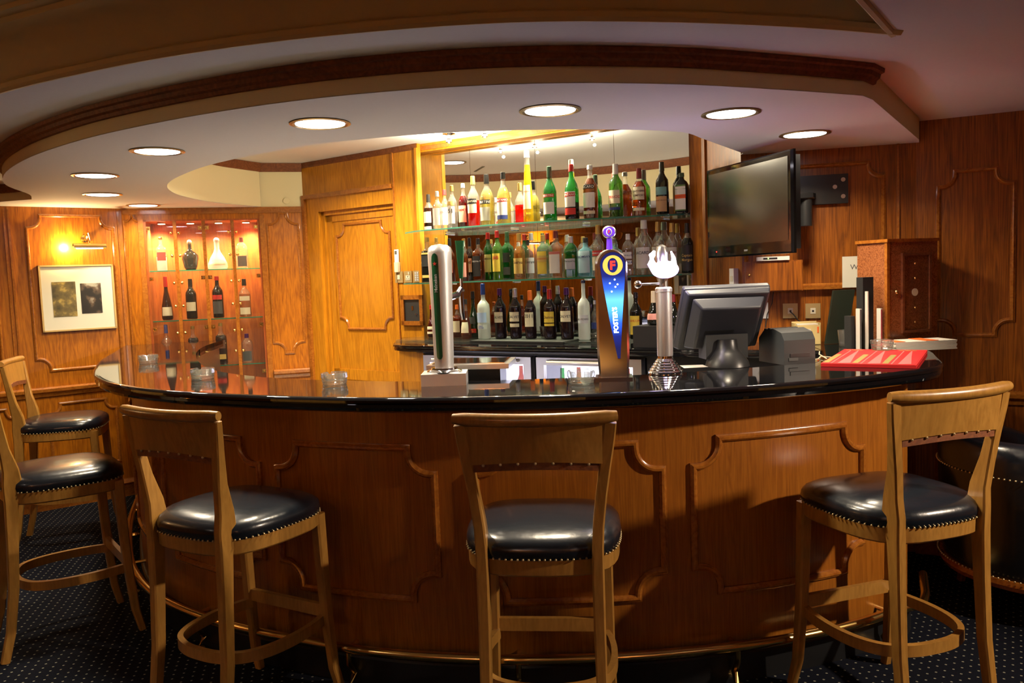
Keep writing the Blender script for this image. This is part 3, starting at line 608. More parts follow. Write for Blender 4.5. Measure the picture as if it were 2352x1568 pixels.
BOT=[
('top',-0.524,5.574,1.843,0.243,0.0338,'spirit','l_brown','g_clear',0.62,'k_black',0.22,[(.03,.12,'p_cream','',0),(.22,.52,'p_cream','',0)],'dark brown spirit bottle with cream labels, first at left end of the top shelf'),
('top',-0.451,5.408,1.843,0.243,0.0313,'spirit','g_clear','g_clear',0,'k_silver',0.14,[(.1,.55,'p_white','','p_red')],'white labelled clear bottle with silver cap, second on the top shelf'),
('top',-0.411,5.513,1.843,0.264,0.0319,'spirit','g_clear','g_clear',0,'k_red',0.14,[(.12,.55,'p_white','ROSSO','p_red')],'clear bottle with orange red cap, third on the top shelf'),
('top',-0.350,5.342,1.843,0.271,0.0310,'spirit','g_clear','g_clear',0,'k_gold',0.14,[(.1,.5,'p_white','51','p_black'),(.52,.62,'p_gold','',0)],'clear bottle with gold cap and round black number mark on the top shelf'),
('top',-0.281,5.404,1.843,0.287,0.0327,'spirit','l_red','g_clear',0.72,'k_silver',0.1,[(.13,.5,'p_cream',"PIMM'S",'p_red')],'dark red liqueur bottle with silver cap and cream label, left of the bright red one'),
('top',-0.213,5.324,1.843,0.322,0.0379,'spirit','l_bright','g_clear',0.52,'k_gold',0.17,[(.27,.45,'p_cream','',0),(.45,.55,'p_black','CAMPARI','p_cream')],'bright red aperitif bottle with gold cap and black banded label'),
('top',-0.125,5.267,1.843,0.323,0.0444,'martini','l_straw','g_clear',0.7,'k_black',0.18,[(.42,.50,'p_black','MARTINI','p_white'),(.1,.36,'p_pale','',0)],'pale yellow vermouth bottle with black cap, next right of the bright red aperitif'),
('top',-0.020,5.199,1.843,0.324,0.0425,'martini','l_straw','g_clear',0.7,'k_black',0.13,[(.17,.5,'p_white','',0),(.43,.5,'p_red','CINZANO','p_white'),(.1,.18,'p_navy','',0)],'clear vermouth bottle with white label topped by a red band, left of the tallest bottle'),
('top',0.130,5.101,1.843,0.437,0.0323,'taper','l_yellow','g_clear',0.8,'k_white',0.1,[(.19,.52,'p_peach','GALLIANO','p_red')],'tallest yellow tapering liqueur bottle with white cap on the top shelf'),
('top',0.258,4.994,1.843,0.322,0.0408,'martini','g_green','g_green',0,'k_dkgreen',0.2,[(.43,.49,'p_red','MARTINI','p_white'),(.12,.34,'p_white','',0)],'green vermouth bottle with dark green cap on the top shelf'),
('top',0.384,4.925,1.843,0.321,0.0415,'martini','l_dark','g_green',0.3,'k_red',0.13,[(.22,.5,'p_white','',0),(.41,.48,'p_red','CINZANO','p_white'),(.08,.2,'p_red','',0)],'green vermouth bottle with red cap on the top shelf'),
('top',0.493,4.913,1.843,0.311,0.0427,'spirit','l_amber','g_clear',0.75,'k_white',0.08,[(.55,.63,'p_black','RICARD','p_white'),(.2,.48,'p_white','',0),(.08,.14,'p_cream','',0)],'amber brown pastis bottle with white cap and black name band on the top shelf'),
('top',0.637,4.868,1.843,0.307,0.0410,'wine','g_lime','g_lime',0,'k_white',0.2,[(.25,.5,'p_cream','PERNOD','p_red'),(.13,.18,'p_navy','',0)],'lime green bottle with white neck and cream label on the top shelf'),
('top',0.766,4.819,1.843,0.271,0.0394,'spirit','l_orange','g_clear',0.72,'k_maroon',0.22,[(.33,.6,'p_cream','SOUTHERN COMFORT','p_brown'),(.1,.16,'p_cream','',0)],'orange liqueur bottle with maroon neck on the top shelf'),
('top',0.891,4.786,1.843,0.297,0.0366,'wine','l_dark','l_dark',0,'k_black',0.17,[(.05,.34,'p_tan','FERNET-BRANCA','p_brown'),(.37,.52,'p_teal','',0)],'tall black bitter bottle with tan label at the right of the top shelf'),
('top',0.997,4.753,1.843,0.228,0.0401,'jager','l_dark','l_dark',0,'k_dkgreen',0.1,[(.06,.7,'p_green','',0),(.09,.66,'p_white','',0),(.36,.46,'p_orange','JÄGERMEISTER','p_red')],'squat dark green bottle with round shouldered label and orange band'),
('mid',-0.550,5.627,1.502,0.302,0.0400,'square','l_dark','g_clear',0.7,'k_gold',0.1,[(.1,.16,'p_gold','',0),(.35,.6,'p_black','','p_gold'),(.62,.66,'p_gold','',0)],'square black labelled whisky bottle at left end of the middle shelf'),
('mid',-0.472,5.445,1.502,0.288,0.0316,'square','l_whisky','g_clear',0.7,'k_gold',0.1,[(.2,.55,'p_cream','',0)],'whisky bottle with gold cap half hidden behind the green striped tap'),
('mid',-0.385,5.436,1.502,0.281,0.0301,'spirit','l_whisky','g_clear',0.7,'k_black',0.17,[(.2,.5,'p_pink','',0)],'whisky bottle with black cap just behind the green striped tap'),
('mid',-0.290,5.315,1.502,0.256,0.0294,'spirit','l_whisky','g_clear',0.7,'k_white',0.14,[(.1,.46,'p_pink','',0)],'whisky bottle with white cap and pink label on the middle shelf'),
('mid',-0.256,5.424,1.502,0.279,0.0300,'spirit','l_brown','g_clear',0.75,'k_black',0.2,[(.2,.52,'p_cream','Old','p_black')],'dark brown whisky bottle with black cap and cream label'),
('mid',-0.194,5.288,1.502,0.268,0.0348,'square','l_whisky','g_clear',0.75,'k_black',0.15,[(.1,.58,'p_black','OLD No 7','p_white')],'square whiskey bottle with black label and white lettering'),
('mid',-0.131,5.343,1.502,0.304,0.0324,'wine','g_green','g_green',0,'k_red',0.14,[(.17,.54,'p_butter','JAMESON','p_black')],'dark green whiskey bottle with red cap and pale yellow label'),
('mid',-0.070,5.196,1.502,0.305,0.0329,'wine','g_lime','g_lime',0,'k_red',0.14,[(.17,.54,'p_yellow','J&B','p_red')],'light green whisky bottle with red cap and bright yellow label'),
('mid',-0.008,5.263,1.502,0.301,0.0374,'square','g_green','g_green',0,'k_dkgreen',0.2,[(.36,.56,'p_black','','p_white'),(.1,.26,'p_dkgrey','',0)],'dark green triangular whisky bottle with black round label'),
('mid',0.065,5.120,1.502,0.280,0.0364,'spirit','l_gold','g_clear',0.72,'k_gold',0.16,[(.12,.46,'p_gold','Cuervo','p_brown')],'golden tequila bottle on the middle shelf'),
('mid',0.141,5.154,1.502,0.281,0.0353,'spirit','g_clear','g_clear',0,'k_silver',0.16,[(.12,.46,'p_silver','Cuervo','p_dkgrey')],'clear tequila bottle with silver label on the middle shelf'),
('mid',0.211,5.073,1.502,0.264,0.0401,'jager','g_clear','g_clear',0,'k_gold',0.15,[(.1,.62,'p_yellow','',0),(.38,.52,'p_gold',"GORDON'S",'p_red')],'clear gin bottle with large yellow label and gold cap'),
('mid',0.286,5.024,1.502,0.283,0.0410,'square','g_clear','g_clear',0,'k_maroon',0.16,[(.1,.56,'p_white','',0),(.5,.56,'p_pink','LONDON','p_red')],'square clear gin bottle with dark red cap and white label'),
('mid',0.370,4.946,1.502,0.242,0.0404,'jager','g_green','g_green',0,'k_silver',0.16,[(.2,.46,'p_silver','Tanqueray','p_dkgreen')],'rounded green gin bottle with silver cap'),
('mid',0.461,4.982,1.502,0.233,0.0433,'square','g_blue','g_blue',0,'k_black',0.12,[(.1,.66,'p_ice','BOMBAY','p_navy')],'square pale blue gin bottle on the middle shelf'),
('mid',0.523,4.846,1.502,0.299,0.0357,'spirit','g_clear','g_clear',0,'k_gold',0.18,[(.12,.38,'p_cream','',0),(.4,.5,'p_red','VERMOUTH','p_white')],'clear bottle with red banded label left of the blue tap badge'),
('mid',0.606,4.840,1.502,0.291,0.0331,'spirit','g_clear','g_clear',0,'k_red',0.16,[(.12,.46,'p_white','',0)],'clear vodka bottle with red cap behind the blue badged tap'),
('mid',0.691,4.809,1.502,0.239,0.0342,'jager','g_clear','g_clear',0,'k_white',0.14,[(.4,.56,'p_white','ABSOLUT','p_navy'),(.26,.36,'p_white','VODKA','p_navy')],'clear round shouldered vodka bottle with blue lettering'),
('mid',0.788,4.829,1.502,0.316,0.0483,'spirit','g_clear','g_clear',0,'k_white',0.16,[(.12,.5,'p_white','BACARDI','p_dkgrey')],'largest clear rum bottle with white cap and white label on the middle shelf'),
('mid',0.860,4.782,1.502,0.301,0.0353,'spirit','g_clear','g_clear',0,'k_gold',0.19,[(.2,.52,'p_pale','',0)],'clear rum bottle with dull gold cap behind the glowing tap emblem'),
('mid',0.938,4.767,1.502,0.290,0.0339,'spirit','g_clear','g_clear',0,'k_gold',0.18,[(.12,.52,'p_pale','Morgan','p_maroon')],'clear rum bottle with cream label right of the glowing tap emblem'),
('mid',1.019,4.738,1.502,0.285,0.0349,'spirit','l_dark','g_clear',0.7,'k_black',0.2,[(.05,.56,'p_black','Captain Morgan','p_gold')],'dark rum bottle with black cap and black label'),
('low',-0.538,5.584,1.133,0.216,0.0324,'cognac','l_red','l_red',0,'k_red',0.14,[(.1,.17,'p_cream','',0),(.24,.33,'p_cream','',0)],'red squat liqueur bottle with ribbon labels at left end of back counter'),
('low',-0.358,5.490,1.133,0.213,0.0289,'spirit','l_whisky','g_clear',0.7,'k_orange',0.14,[(.15,.5,'p_cream','',0)],'brown spirit bottle with orange cap right of the green striped tap'),
('low',-0.290,5.303,1.133,0.253,0.0335,'cognac','l_whisky','g_clear',0.7,'k_black',0.13,[(.15,.42,'p_cream','',0)],'decanter shaped cognac bottle with cream label on back counter'),
('low',-0.247,5.406,1.133,0.300,0.0385,'cognac','g_dkgreen','g_dkgreen',0,'k_black',0.16,[(.1,.19,'p_red','REMY MARTIN','p_gold'),(.3,.44,'p_black','',0)],'frosted dark green cognac bottle with red label'),
('low',-0.173,5.227,1.133,0.349,0.0399,'vodka','g_frost','g_frost',0,'k_blue',0.2,[(.3,.48,'p_sky','',0),(.18,.26,'g_frost','GREY GOOSE','p_blue')],'tall frosted white vodka bottle with blue neck'),
('low',-0.068,5.230,1.133,0.315,0.0372,'wine','l_wine','l_wine',0,'k_purple',0.14,[(.32,.53,'p_cream','CALVET','p_dkgrey')],'red wine bottle with purple capsule, leftmost on the black rubber mat'),
('low',0.028,5.180,1.133,0.313,0.0368,'wine','l_wine','l_wine',0,'k_silver',0.18,[(.23,.3,'p_cream','',0),(.34,.53,'p_cream','CALVET','p_dkgrey')],'red wine bottle with silver capsule and two part cream label'),
('low',0.120,5.120,1.133,0.297,0.0351,'wine','l_wine','l_wine',0,'k_orange',0.2,[(.25,.55,'p_cream','2011','p_dkgrey')],'red wine bottle with orange capsule behind the two red shot glasses'),
('low',0.238,5.043,1.133,0.302,0.0372,'wine','l_wine','l_wine',0,'k_red',0.2,[(.26,.31,'p_yellow','',0),(.33,.55,'p_yellow','Chateau','p_brown')],'red wine bottle with red capsule and bright yellow label'),
('low',0.337,4.979,1.133,0.309,0.0393,'wine','l_wine','l_wine',0,'k_purple',0.14,[(.34,.55,'p_cream','CALVET','p_dkgrey')],'red wine bottle with purple capsule, rightmost on the black rubber mat'),
('low',0.429,4.859,1.133,0.351,0.0358,'vodka','g_frost','g_frost',0,'k_navy',0.05,[(.28,.42,'p_silver','BELVEDERE','p_dkgrey')],'tall frosted vodka bottle with long clear neck left of the blue badged tap'),
('low',0.503,4.954,1.133,0.226,0.0235,'spirit','g_clear','g_clear',0,'k_silver',0.1,[(.25,.42,'p_navy','',0)],'small clear bottle at the left edge of the blue badged tap'),
('low',0.724,4.787,1.133,0.270,0.0353,'spirit','l_dark','l_dark',0,'k_black',0.12,[(.1,.5,'p_yellow','KAHLUA','p_red')],'black coffee liqueur bottle with yellow label right of the blue badged tap'),
('box',0.759,4.395,1.236,0.180,0.0347,'cognac','l_dark','l_dark',0,'k_cream',0.4,[(.16,.34,'p_pink','',0)],'dark herbal liqueur bottle with round pink seal standing on the black box'),
('box',0.854,4.333,1.236,0.160,0.0297,'cognac','l_dark','l_dark',0,'k_maroon',0.25,[],'dark liqueur bottle with dark red cap standing on the black box'),
('box',0.934,4.293,1.236,0.189,0.0271,'cognac','l_dark','l_dark',0,'k_black',0.3,[],'dark liqueur bottle with black neck beside the till screen'),
('c1',-2.632,6.302,1.660,0.252,0.0365,'square','g_frost','g_clear',0.4,'k_gold',0.07,[(.3,.55,'p_red','','p_white')],'whisky bottle with slanted red label, top left in the display cabinet'),
('c1',-2.436,6.358,1.660,0.224,0.0603,'bulb','l_dark','l_dark',0,'k_white',0.12,[],'squat dark flagon in the second bay of the top row of the cabinet'),
('c1',-2.248,6.413,1.660,0.233,0.0743,'conical','g_frost','g_frost',0,'k_white',0.12,[(.12,.3,'p_cream','',0)],'pale conical decanter in the third bay of the top row of the cabinet'),
('c1',-2.074,6.463,1.660,0.239,0.0443,'jager','g_clear','g_clear',0,'k_maroon',0.16,[(.06,.4,'p_dkgrey','',0)],'clear bottle with maroon cap, top right in the display cabinet'),
('c2',-2.617,6.306,1.285,0.330,0.0415,'cognac','l_brown','l_brown',0,'k_red',0.24,[(.1,.3,'p_cream','',0)],"brown bottle with red neck foil, left bay of the cabinet's middle row"),
('c2',-2.449,6.355,1.285,0.307,0.0402,'wine','l_dark','l_dark',0,'k_black',0.2,[(.2,.42,'p_cream','',0)],'black port bottle with cream label in the second bay of the middle row'),
('c2',-2.263,6.408,1.285,0.320,0.0405,'wine','l_dark','l_dark',0,'k_red',0.1,[(.44,.55,'p_red','','p_cream'),(.1,.4,'p_dkgrey','',0)],'dark bottle with red banded label in the third bay of the middle row'),
('c2',-2.072,6.463,1.285,0.293,0.0443,'spirit','l_pale','g_clear',0.6,'k_black',0.18,[(.06,.24,'p_cream','',0),(.42,.54,'p_cream','',0)],'clear bottle with black cap and pale labels, right bay of the middle row'),
('c3',-2.636,6.301,0.925,0.326,0.0398,'vodka','g_frost','g_clear',0.4,'k_blue',0.2,[],"clear vodka bottle with blue neck, left bay of the cabinet's lower row"),
('c3',-2.453,6.354,0.925,0.306,0.0385,'square','l_brown','g_clear',0.7,'k_gold',0.08,[(.36,.56,'p_dkgreen','','p_gold')],'square whisky bottle with slanted green label, lower row second bay'),
('c3',-2.258,6.410,0.925,0.319,0.0405,'square','l_brown','g_clear',0.7,'k_gold',0.08,[(.12,.24,'p_gold','',0),(.38,.58,'p_brown','','p_gold')],'square whisky bottle with gold foot label, lower row third bay'),
('c3',-2.076,6.462,0.925,0.225,0.0426,'jager','g_clear','g_clear',0,'k_purple',0.15,[(.06,.4,'p_dkgrey','',0)],'short clear bottle with purple cap, lower row right bay'),
]
random.seed(11)
for r in BOT:
    rz=WC.rz() if r[0][0]=='c' else ML.rz()+.12
    bottle(*r[:13],r[13],rz,ROWG[r[0]],random.uniform(-.12,.12))
def cup(name,label,cat,loc,prof,mat,group=None,n=20,inner=None):
    t=thing(name,label,cat,loc,0,group); MB().lathe(prof,n).build('glass_wall',mat,t)
    if inner: MB().lathe(inner[0],n).build('drink',inner[1],t)
    return t
for q,l in (((.123,5.19),'left'),((.207,5.135),'right')):
    cup('shot_glass','small glass of dark red drink on rubber mat, %s of the pair'%l,'glass',(q[0],q[1],1.133),[(.025,0),(.034,.072),(.031,.072),(.023,.006)],'g_clear','red shot glasses on the mat',20,([(.0235,.007),(.030,.064)],'l_red'))

# ================================================================ display cabinet
t=thing('display_cabinet','glass fronted oak display cabinet built into the wall, four lit bays of bottles','cabinet',WC(nx0,0,0),WC.rz())
CW=nx1-nx0; dpt=.30; z0c,z1c=.3,2.035
b=MB(); b.box((0,.0,z0c),(.016,dpt,z1c)); b.box((CW-.016,0,z0c),(CW,dpt,z1c)); b.box((0,dpt-.012,z0c),(CW,dpt,z1c)); b.box((0,0,z0c),(CW,dpt,z0c+.03)); b.box((0,0,z1c-.012),(CW,dpt,z1c))
M['wood_cab']=wood('cabinet_lining',(.26,.05,.012),(.42,.11,.02),.35)
b.build('carcass','wood_cab',t)
bays=[0,.262,.513,.752,1.]
xs=[uc(x)-nx0 for x in (-2.69,-2.485,-2.29,-2.093,-1.90)]
for x in xs[1:-1]: MB().box((x-.012,-.004,z0c+.03),(x+.012,.03,z1c-.012)).build('divider','wood_mould',t)
for zz in (1.66,1.285,.925,.60): MB().box((.017,.03,zz-.009),(CW-.017,dpt-.014,zz-.001)).build('shelf','glass',t); 
for zz in (1.66,1.285,.925,.60): MB().box((.017,.027,zz-.009),(CW-.017,.0298,zz-.001)).build('shelf_edge','glassedge',t)
for i in range(4):
    a,b_=xs[i]+.013,xs[i+1]-.013
    if i==0: a=.018
    if i==3: b_=CW-.018
    for (za,zb) in ((1.665,2.02),(1.29,1.648),(.93,1.273),(.605,.913)):
        d=MB().box((a,.004,za),(b_,.009,zb)).build('door','pane',t)
        hx=a+.012 if i in(0,2) else b_-.012; kx=b_-.014 if i in(0,2) else a+.014
        for hz in (zb-.05,):
            MB().box((hx-.014,-.006,hz-.014),(hx+.014,.003,hz+.014)).lathe([(.009,0),(.009,.014)],10,(hx,-.006,hz-.007)).build('hinge','brass',d)
        for kz in (zb-.085,za+.10): MB().sphere((kx,-.006,kz),.0115,10,7).build('knob','brass',d)
    xm=(a+b_)/2
    pl=MB().lathe([(.034,-.010),(.034,0)],16,(xm,.13,z1c-.013)).build('puck_light','brass',t)
    MB().lathe([(.026,-.0125),(.026,-.0105)],16,(xm,.13,z1c-.013)).build('lit_lens','lampin',pl)
    lamp('SPOT','puck_lamp',(xm if i in(1,2) else (a+.05 if i==0 else b_-.05),.13 if i in(1,2) else .16,z1c-.032),L_CAB*(1.7 if i in (0,3) else 1.),(1,.72,.36),.02,t,spot=2.4,blend=.9)

# ================================================================ framed prints and picture lights
def art(s,pal,name):
    m,nt,b=new_mat(name); N=nt.nodes.new; L=nt.links.new
    tc=N('ShaderNodeTexCoord'); mp=N('ShaderNodeMapping'); mp.inputs['Location'].default_value=(s,s*2,s); L(tc.outputs['Object'],mp.inputs['Vector'])
    n=N('ShaderNodeTexNoise'); n.inputs['Scale'].default_value=11; n.inputs['Detail'].default_value=5; L(mp.outputs[0],n.inputs['Vector'])
    rp=N('ShaderNodeValToRGB'); e=rp.color_ramp.elements; e[0].position=.36; e[1].position=.66; e[0].color=(*pal[0],1); e[1].color=(*pal[-1],1)
    k=rp.color_ramp.elements.new(.5); k.color=(*pal[1],1); k=rp.color_ramp.elements.new(.58); k.color=(*pal[2],1)
    L(n.outputs['Fac'],rp.inputs['Fac']); L(rp.outputs['Color'],b.inputs['Base Color']); b.inputs['Roughness'].default_value=.5; return m
M['art1']=art(3,[(.06,.05,.02),(.16,.12,.04),(.45,.33,.08),(.55,.5,.2)],'abstract_print_olive')
M['art2']=art(8.3,[(.012,.01,.008),(.02,.016,.012),(.12,.08,.05),(.4,.38,.3)],'abstract_print_dark')
M['mount']=pm('cream_picture_mount',(.72,.70,.56),.55,coat=.3)
def framed(loc,rz,label,W=.48,H=.465):
    t=thing('framed_print',label,'picture',loc,rz)
    f=MB(); w=.011; dp=-.024
    for a,c in (((-W/2,dp,-H/2),(-W/2+w,0,H/2)),((W/2-w,dp,-H/2),(W/2,0,H/2)),((-W/2,dp,-H/2),(W/2,0,-H/2+w)),((-W/2,dp,H/2-w),(W/2,0,H/2))): f.box(a,c)
    f.build('frame','gilt',t,smooth=0)
    MB().box((-W/2+w,-.018,-H/2+w),(W/2-w,-.004,H/2-w)).build('mount','mount',t,smooth=0)
    MB().box((-.165,-.020,-.13),(-.015,-.0182,.115)).build('print','art1',t,smooth=0)
    MB().box((.015,-.020,-.115),(.15,-.0182,.10)).build('print','art2',t,smooth=0)
    return t
def piclight(loc,rz,label,power):
    t=thing('picture_light',label,'lamp',loc,rz)
    MB().lathe([(.028,0),(.026,.012),(.01,.02)],16).build('wall_rose','brass',t,rot=(PI/2,0,0))
    MB().tube([(0,-.01,0),(0,-.05,.03),(0,-.09,.045),(0,-.125,.03),(0,-.14,-.02),(0,-.14,-.05)],.006,8).build('arm','brass',t)
    n=12; R=[]
    for x in (-.105,.105):
        R.append([(x,-.14+.026*math.cos(a),-.065+.026*math.sin(a)) for a in [PI*(-.08)+PI*1.16*k/n for k in range(n+1)]])
    R2=[R[0],R[1]]; s=MB().rings(R2,False,False); s.add(R[1],[tuple(range(n+1))]); s.build('shade','brass',t)
    MB().tube([(-.085,-.14,-.07),(.085,-.14,-.07)],.009,8).build('tube_bulb','lampin',t)
    lamp('POINT','bulb_glow',(-.125,-.06,-.06),power,(1,.68,.3),.008,t)
    return t
u=ul(-3.085); framed(WL(u,1.483,.001),WL.rz(),'cream mounted pair of small prints in a thin gilt frame on the left wall')
piclight(WL(ul(-3.03),1.90,.001),WL.rz(),'brass picture light shining above the framed prints on the left wall',L_PIC)
piclight(WW(3.2+3.2,2.0,.001),WW.rz(),'brass picture light on the far west wall, seen only in the bar mirror',L_PIC*1.2)
framed(WW(3.2+.75,1.42,.001),WW.rz(),'framed pair of prints on the west wall, seen in the bar mirror')

# ================================================================ downlights
def downlight(x,y,z,label,R=.095,p=None,group='downlights in the bar soffit',col=C_DOWN,spread=2.5):
    t=thing('downlight',label,'ceiling light',(x,y,z),0,group)
    MB().lathe([(R*1.18,0),(R*1.2,-.004),(R*1.08,-.007),(R,-.002),(R,0)],32).build('trim_ring','brass_d',t)
    MB().lathe([(R*.97,-.0025),(R*.97,-.0045),(.001,-.006)],32,cap=False).build('diffuser','lamp',t)
    lamp('AREA','downlight_lamp',(0,0,-.012),p or L_DOWN,col,R*1.7,t,spread=spread)
    return t
DL=[(.17,3.07,'over the middle of the bar'),(-.69,3.16,'second, left of the middle one'),(-1.51,3.65,'third to the left of the middle one'),(-2.12,4.33,'over the left bend of the bar'),(-2.50,5.18,'second last towards the display cabinet'),(-2.58,5.93,'last, nearest the framed prints'),(.88,3.26,'right of the middle one, over the till'),(1.37,3.83,'rightmost, near the television')]
PW=[1,1,.85,.6,.5,.5,1,.6]
for (x,y,l),q in zip(DL,PW): downlight(x,y,ZS,'round white downlight in the soffit, '+l,p=L_DOWN*q)
downlight(-1.27,5.42,ZI,'round downlight in the raised ceiling in front of the door',p=L_DOWN*1.6,group=None)
# small halogens over the bottles
for u_,pw,l in ((.40,1.1,'leftmost of the three'),(.68,.9,'middle of the three'),(1.12,.9,'rightmost of the three')):
    p=ML(u_,ZI,.30); t=thing('halogen_spot','small halogen lamp hung just under the ceiling beside the mirror, '+l,'ceiling light',p,0,'halogen spots over the bottle shelves')
    MB().lathe([(.04,0),(.042,-.004),(.03,-.006),(.012,-.012),(.012,-.035),(.018,-.04),(.02,-.055),(.016,-.055),(.010,-.042)],20).build('lamp_holder','chrome',t)
    MB().sphere((0,0,-.055),.007,10,6).build('capsule_bulb','lampin',t)
    q=ML(u_-.12 if u_<.5 else u_+.02,1.5,.22); lamp('SPOT','halogen_lamp',(0,0,-.09),L_SPOT*pw,C_SPOT,.03,t,target=(q[0]-p[0],q[1]-p[1],q[2]-p[2]),spot=2.1,blend=.8)
    lamp('POINT','halogen_glow',(-.02,-.03,-.085),L_BULB*(.75 if u_<1 else .25),C_SPOT,.008,t)
for x,l in ((-1.9,'west one of the pair'),(1.6,'east one of the pair')):  # invented fill lamps, out of view, to brighten soffit, fascia and stool backs
    t=thing('fill_lamp','added shaded fill lamp on the south wall, unseen behind the camera, '+l,'lamp',(x,-3.19,1.55),0,'added fill lamps on the south wall')
    MB().lathe([(.11,-.1),(.07,.1)],24,(0,.14,.05),cap=False).build('lamp_shade','cream',t); MB().tube([(0,0,0),(0,.14,-.02),(0,.14,.04)],.008).build('arm','brass',t); MB().sphere((0,.14,.06),.03,12,8).build('bulb','lampin',t)
    lamp('POINT','fill_bulb',(0,.14,.09),L_FILL*(2.2 if x<0 else .8),C_NEUT,.05,t)
# room lights behind the camera
for x,y,l,pw in ((2.3,-.6,'east side',L_FRONT*.25),(-.8,-.9,'middle',L_FRONT*.5),(-3.1,.6,'west side',L_FRONT*.6)):
    downlight(x,y,ZC if x>.8 else ZC+.163,'round downlight over the seating area behind the camera, '+l,p=pw,group='seating area downlights',col=C_FRONT,spread=2.2)


t=thing('eyeball_spot','swivelling ceiling spot aimed at the right end of the bar','ceiling light',(3.3,1.6,ZC-.001),0)
MB().lathe([(.06,0),(.062,-.005),(.045,-.008),(.04,-.002)],24).build('trim_ring','brass_d',t); MB().sphere((0,0,-.012),.036,16,10).build('eyeball','chrome',t)
MB().sphere((-.03,.018,-.028),.018,12,8).build('lens','lampin',t)
lamp('SPOT','eyeball_lamp',(-.05,.03,-.045),L_EYE,C_FRONT,.05,t,target=(1.05-3.3,2.95-1.6,.62-ZC),spot=.95,blend=.6)

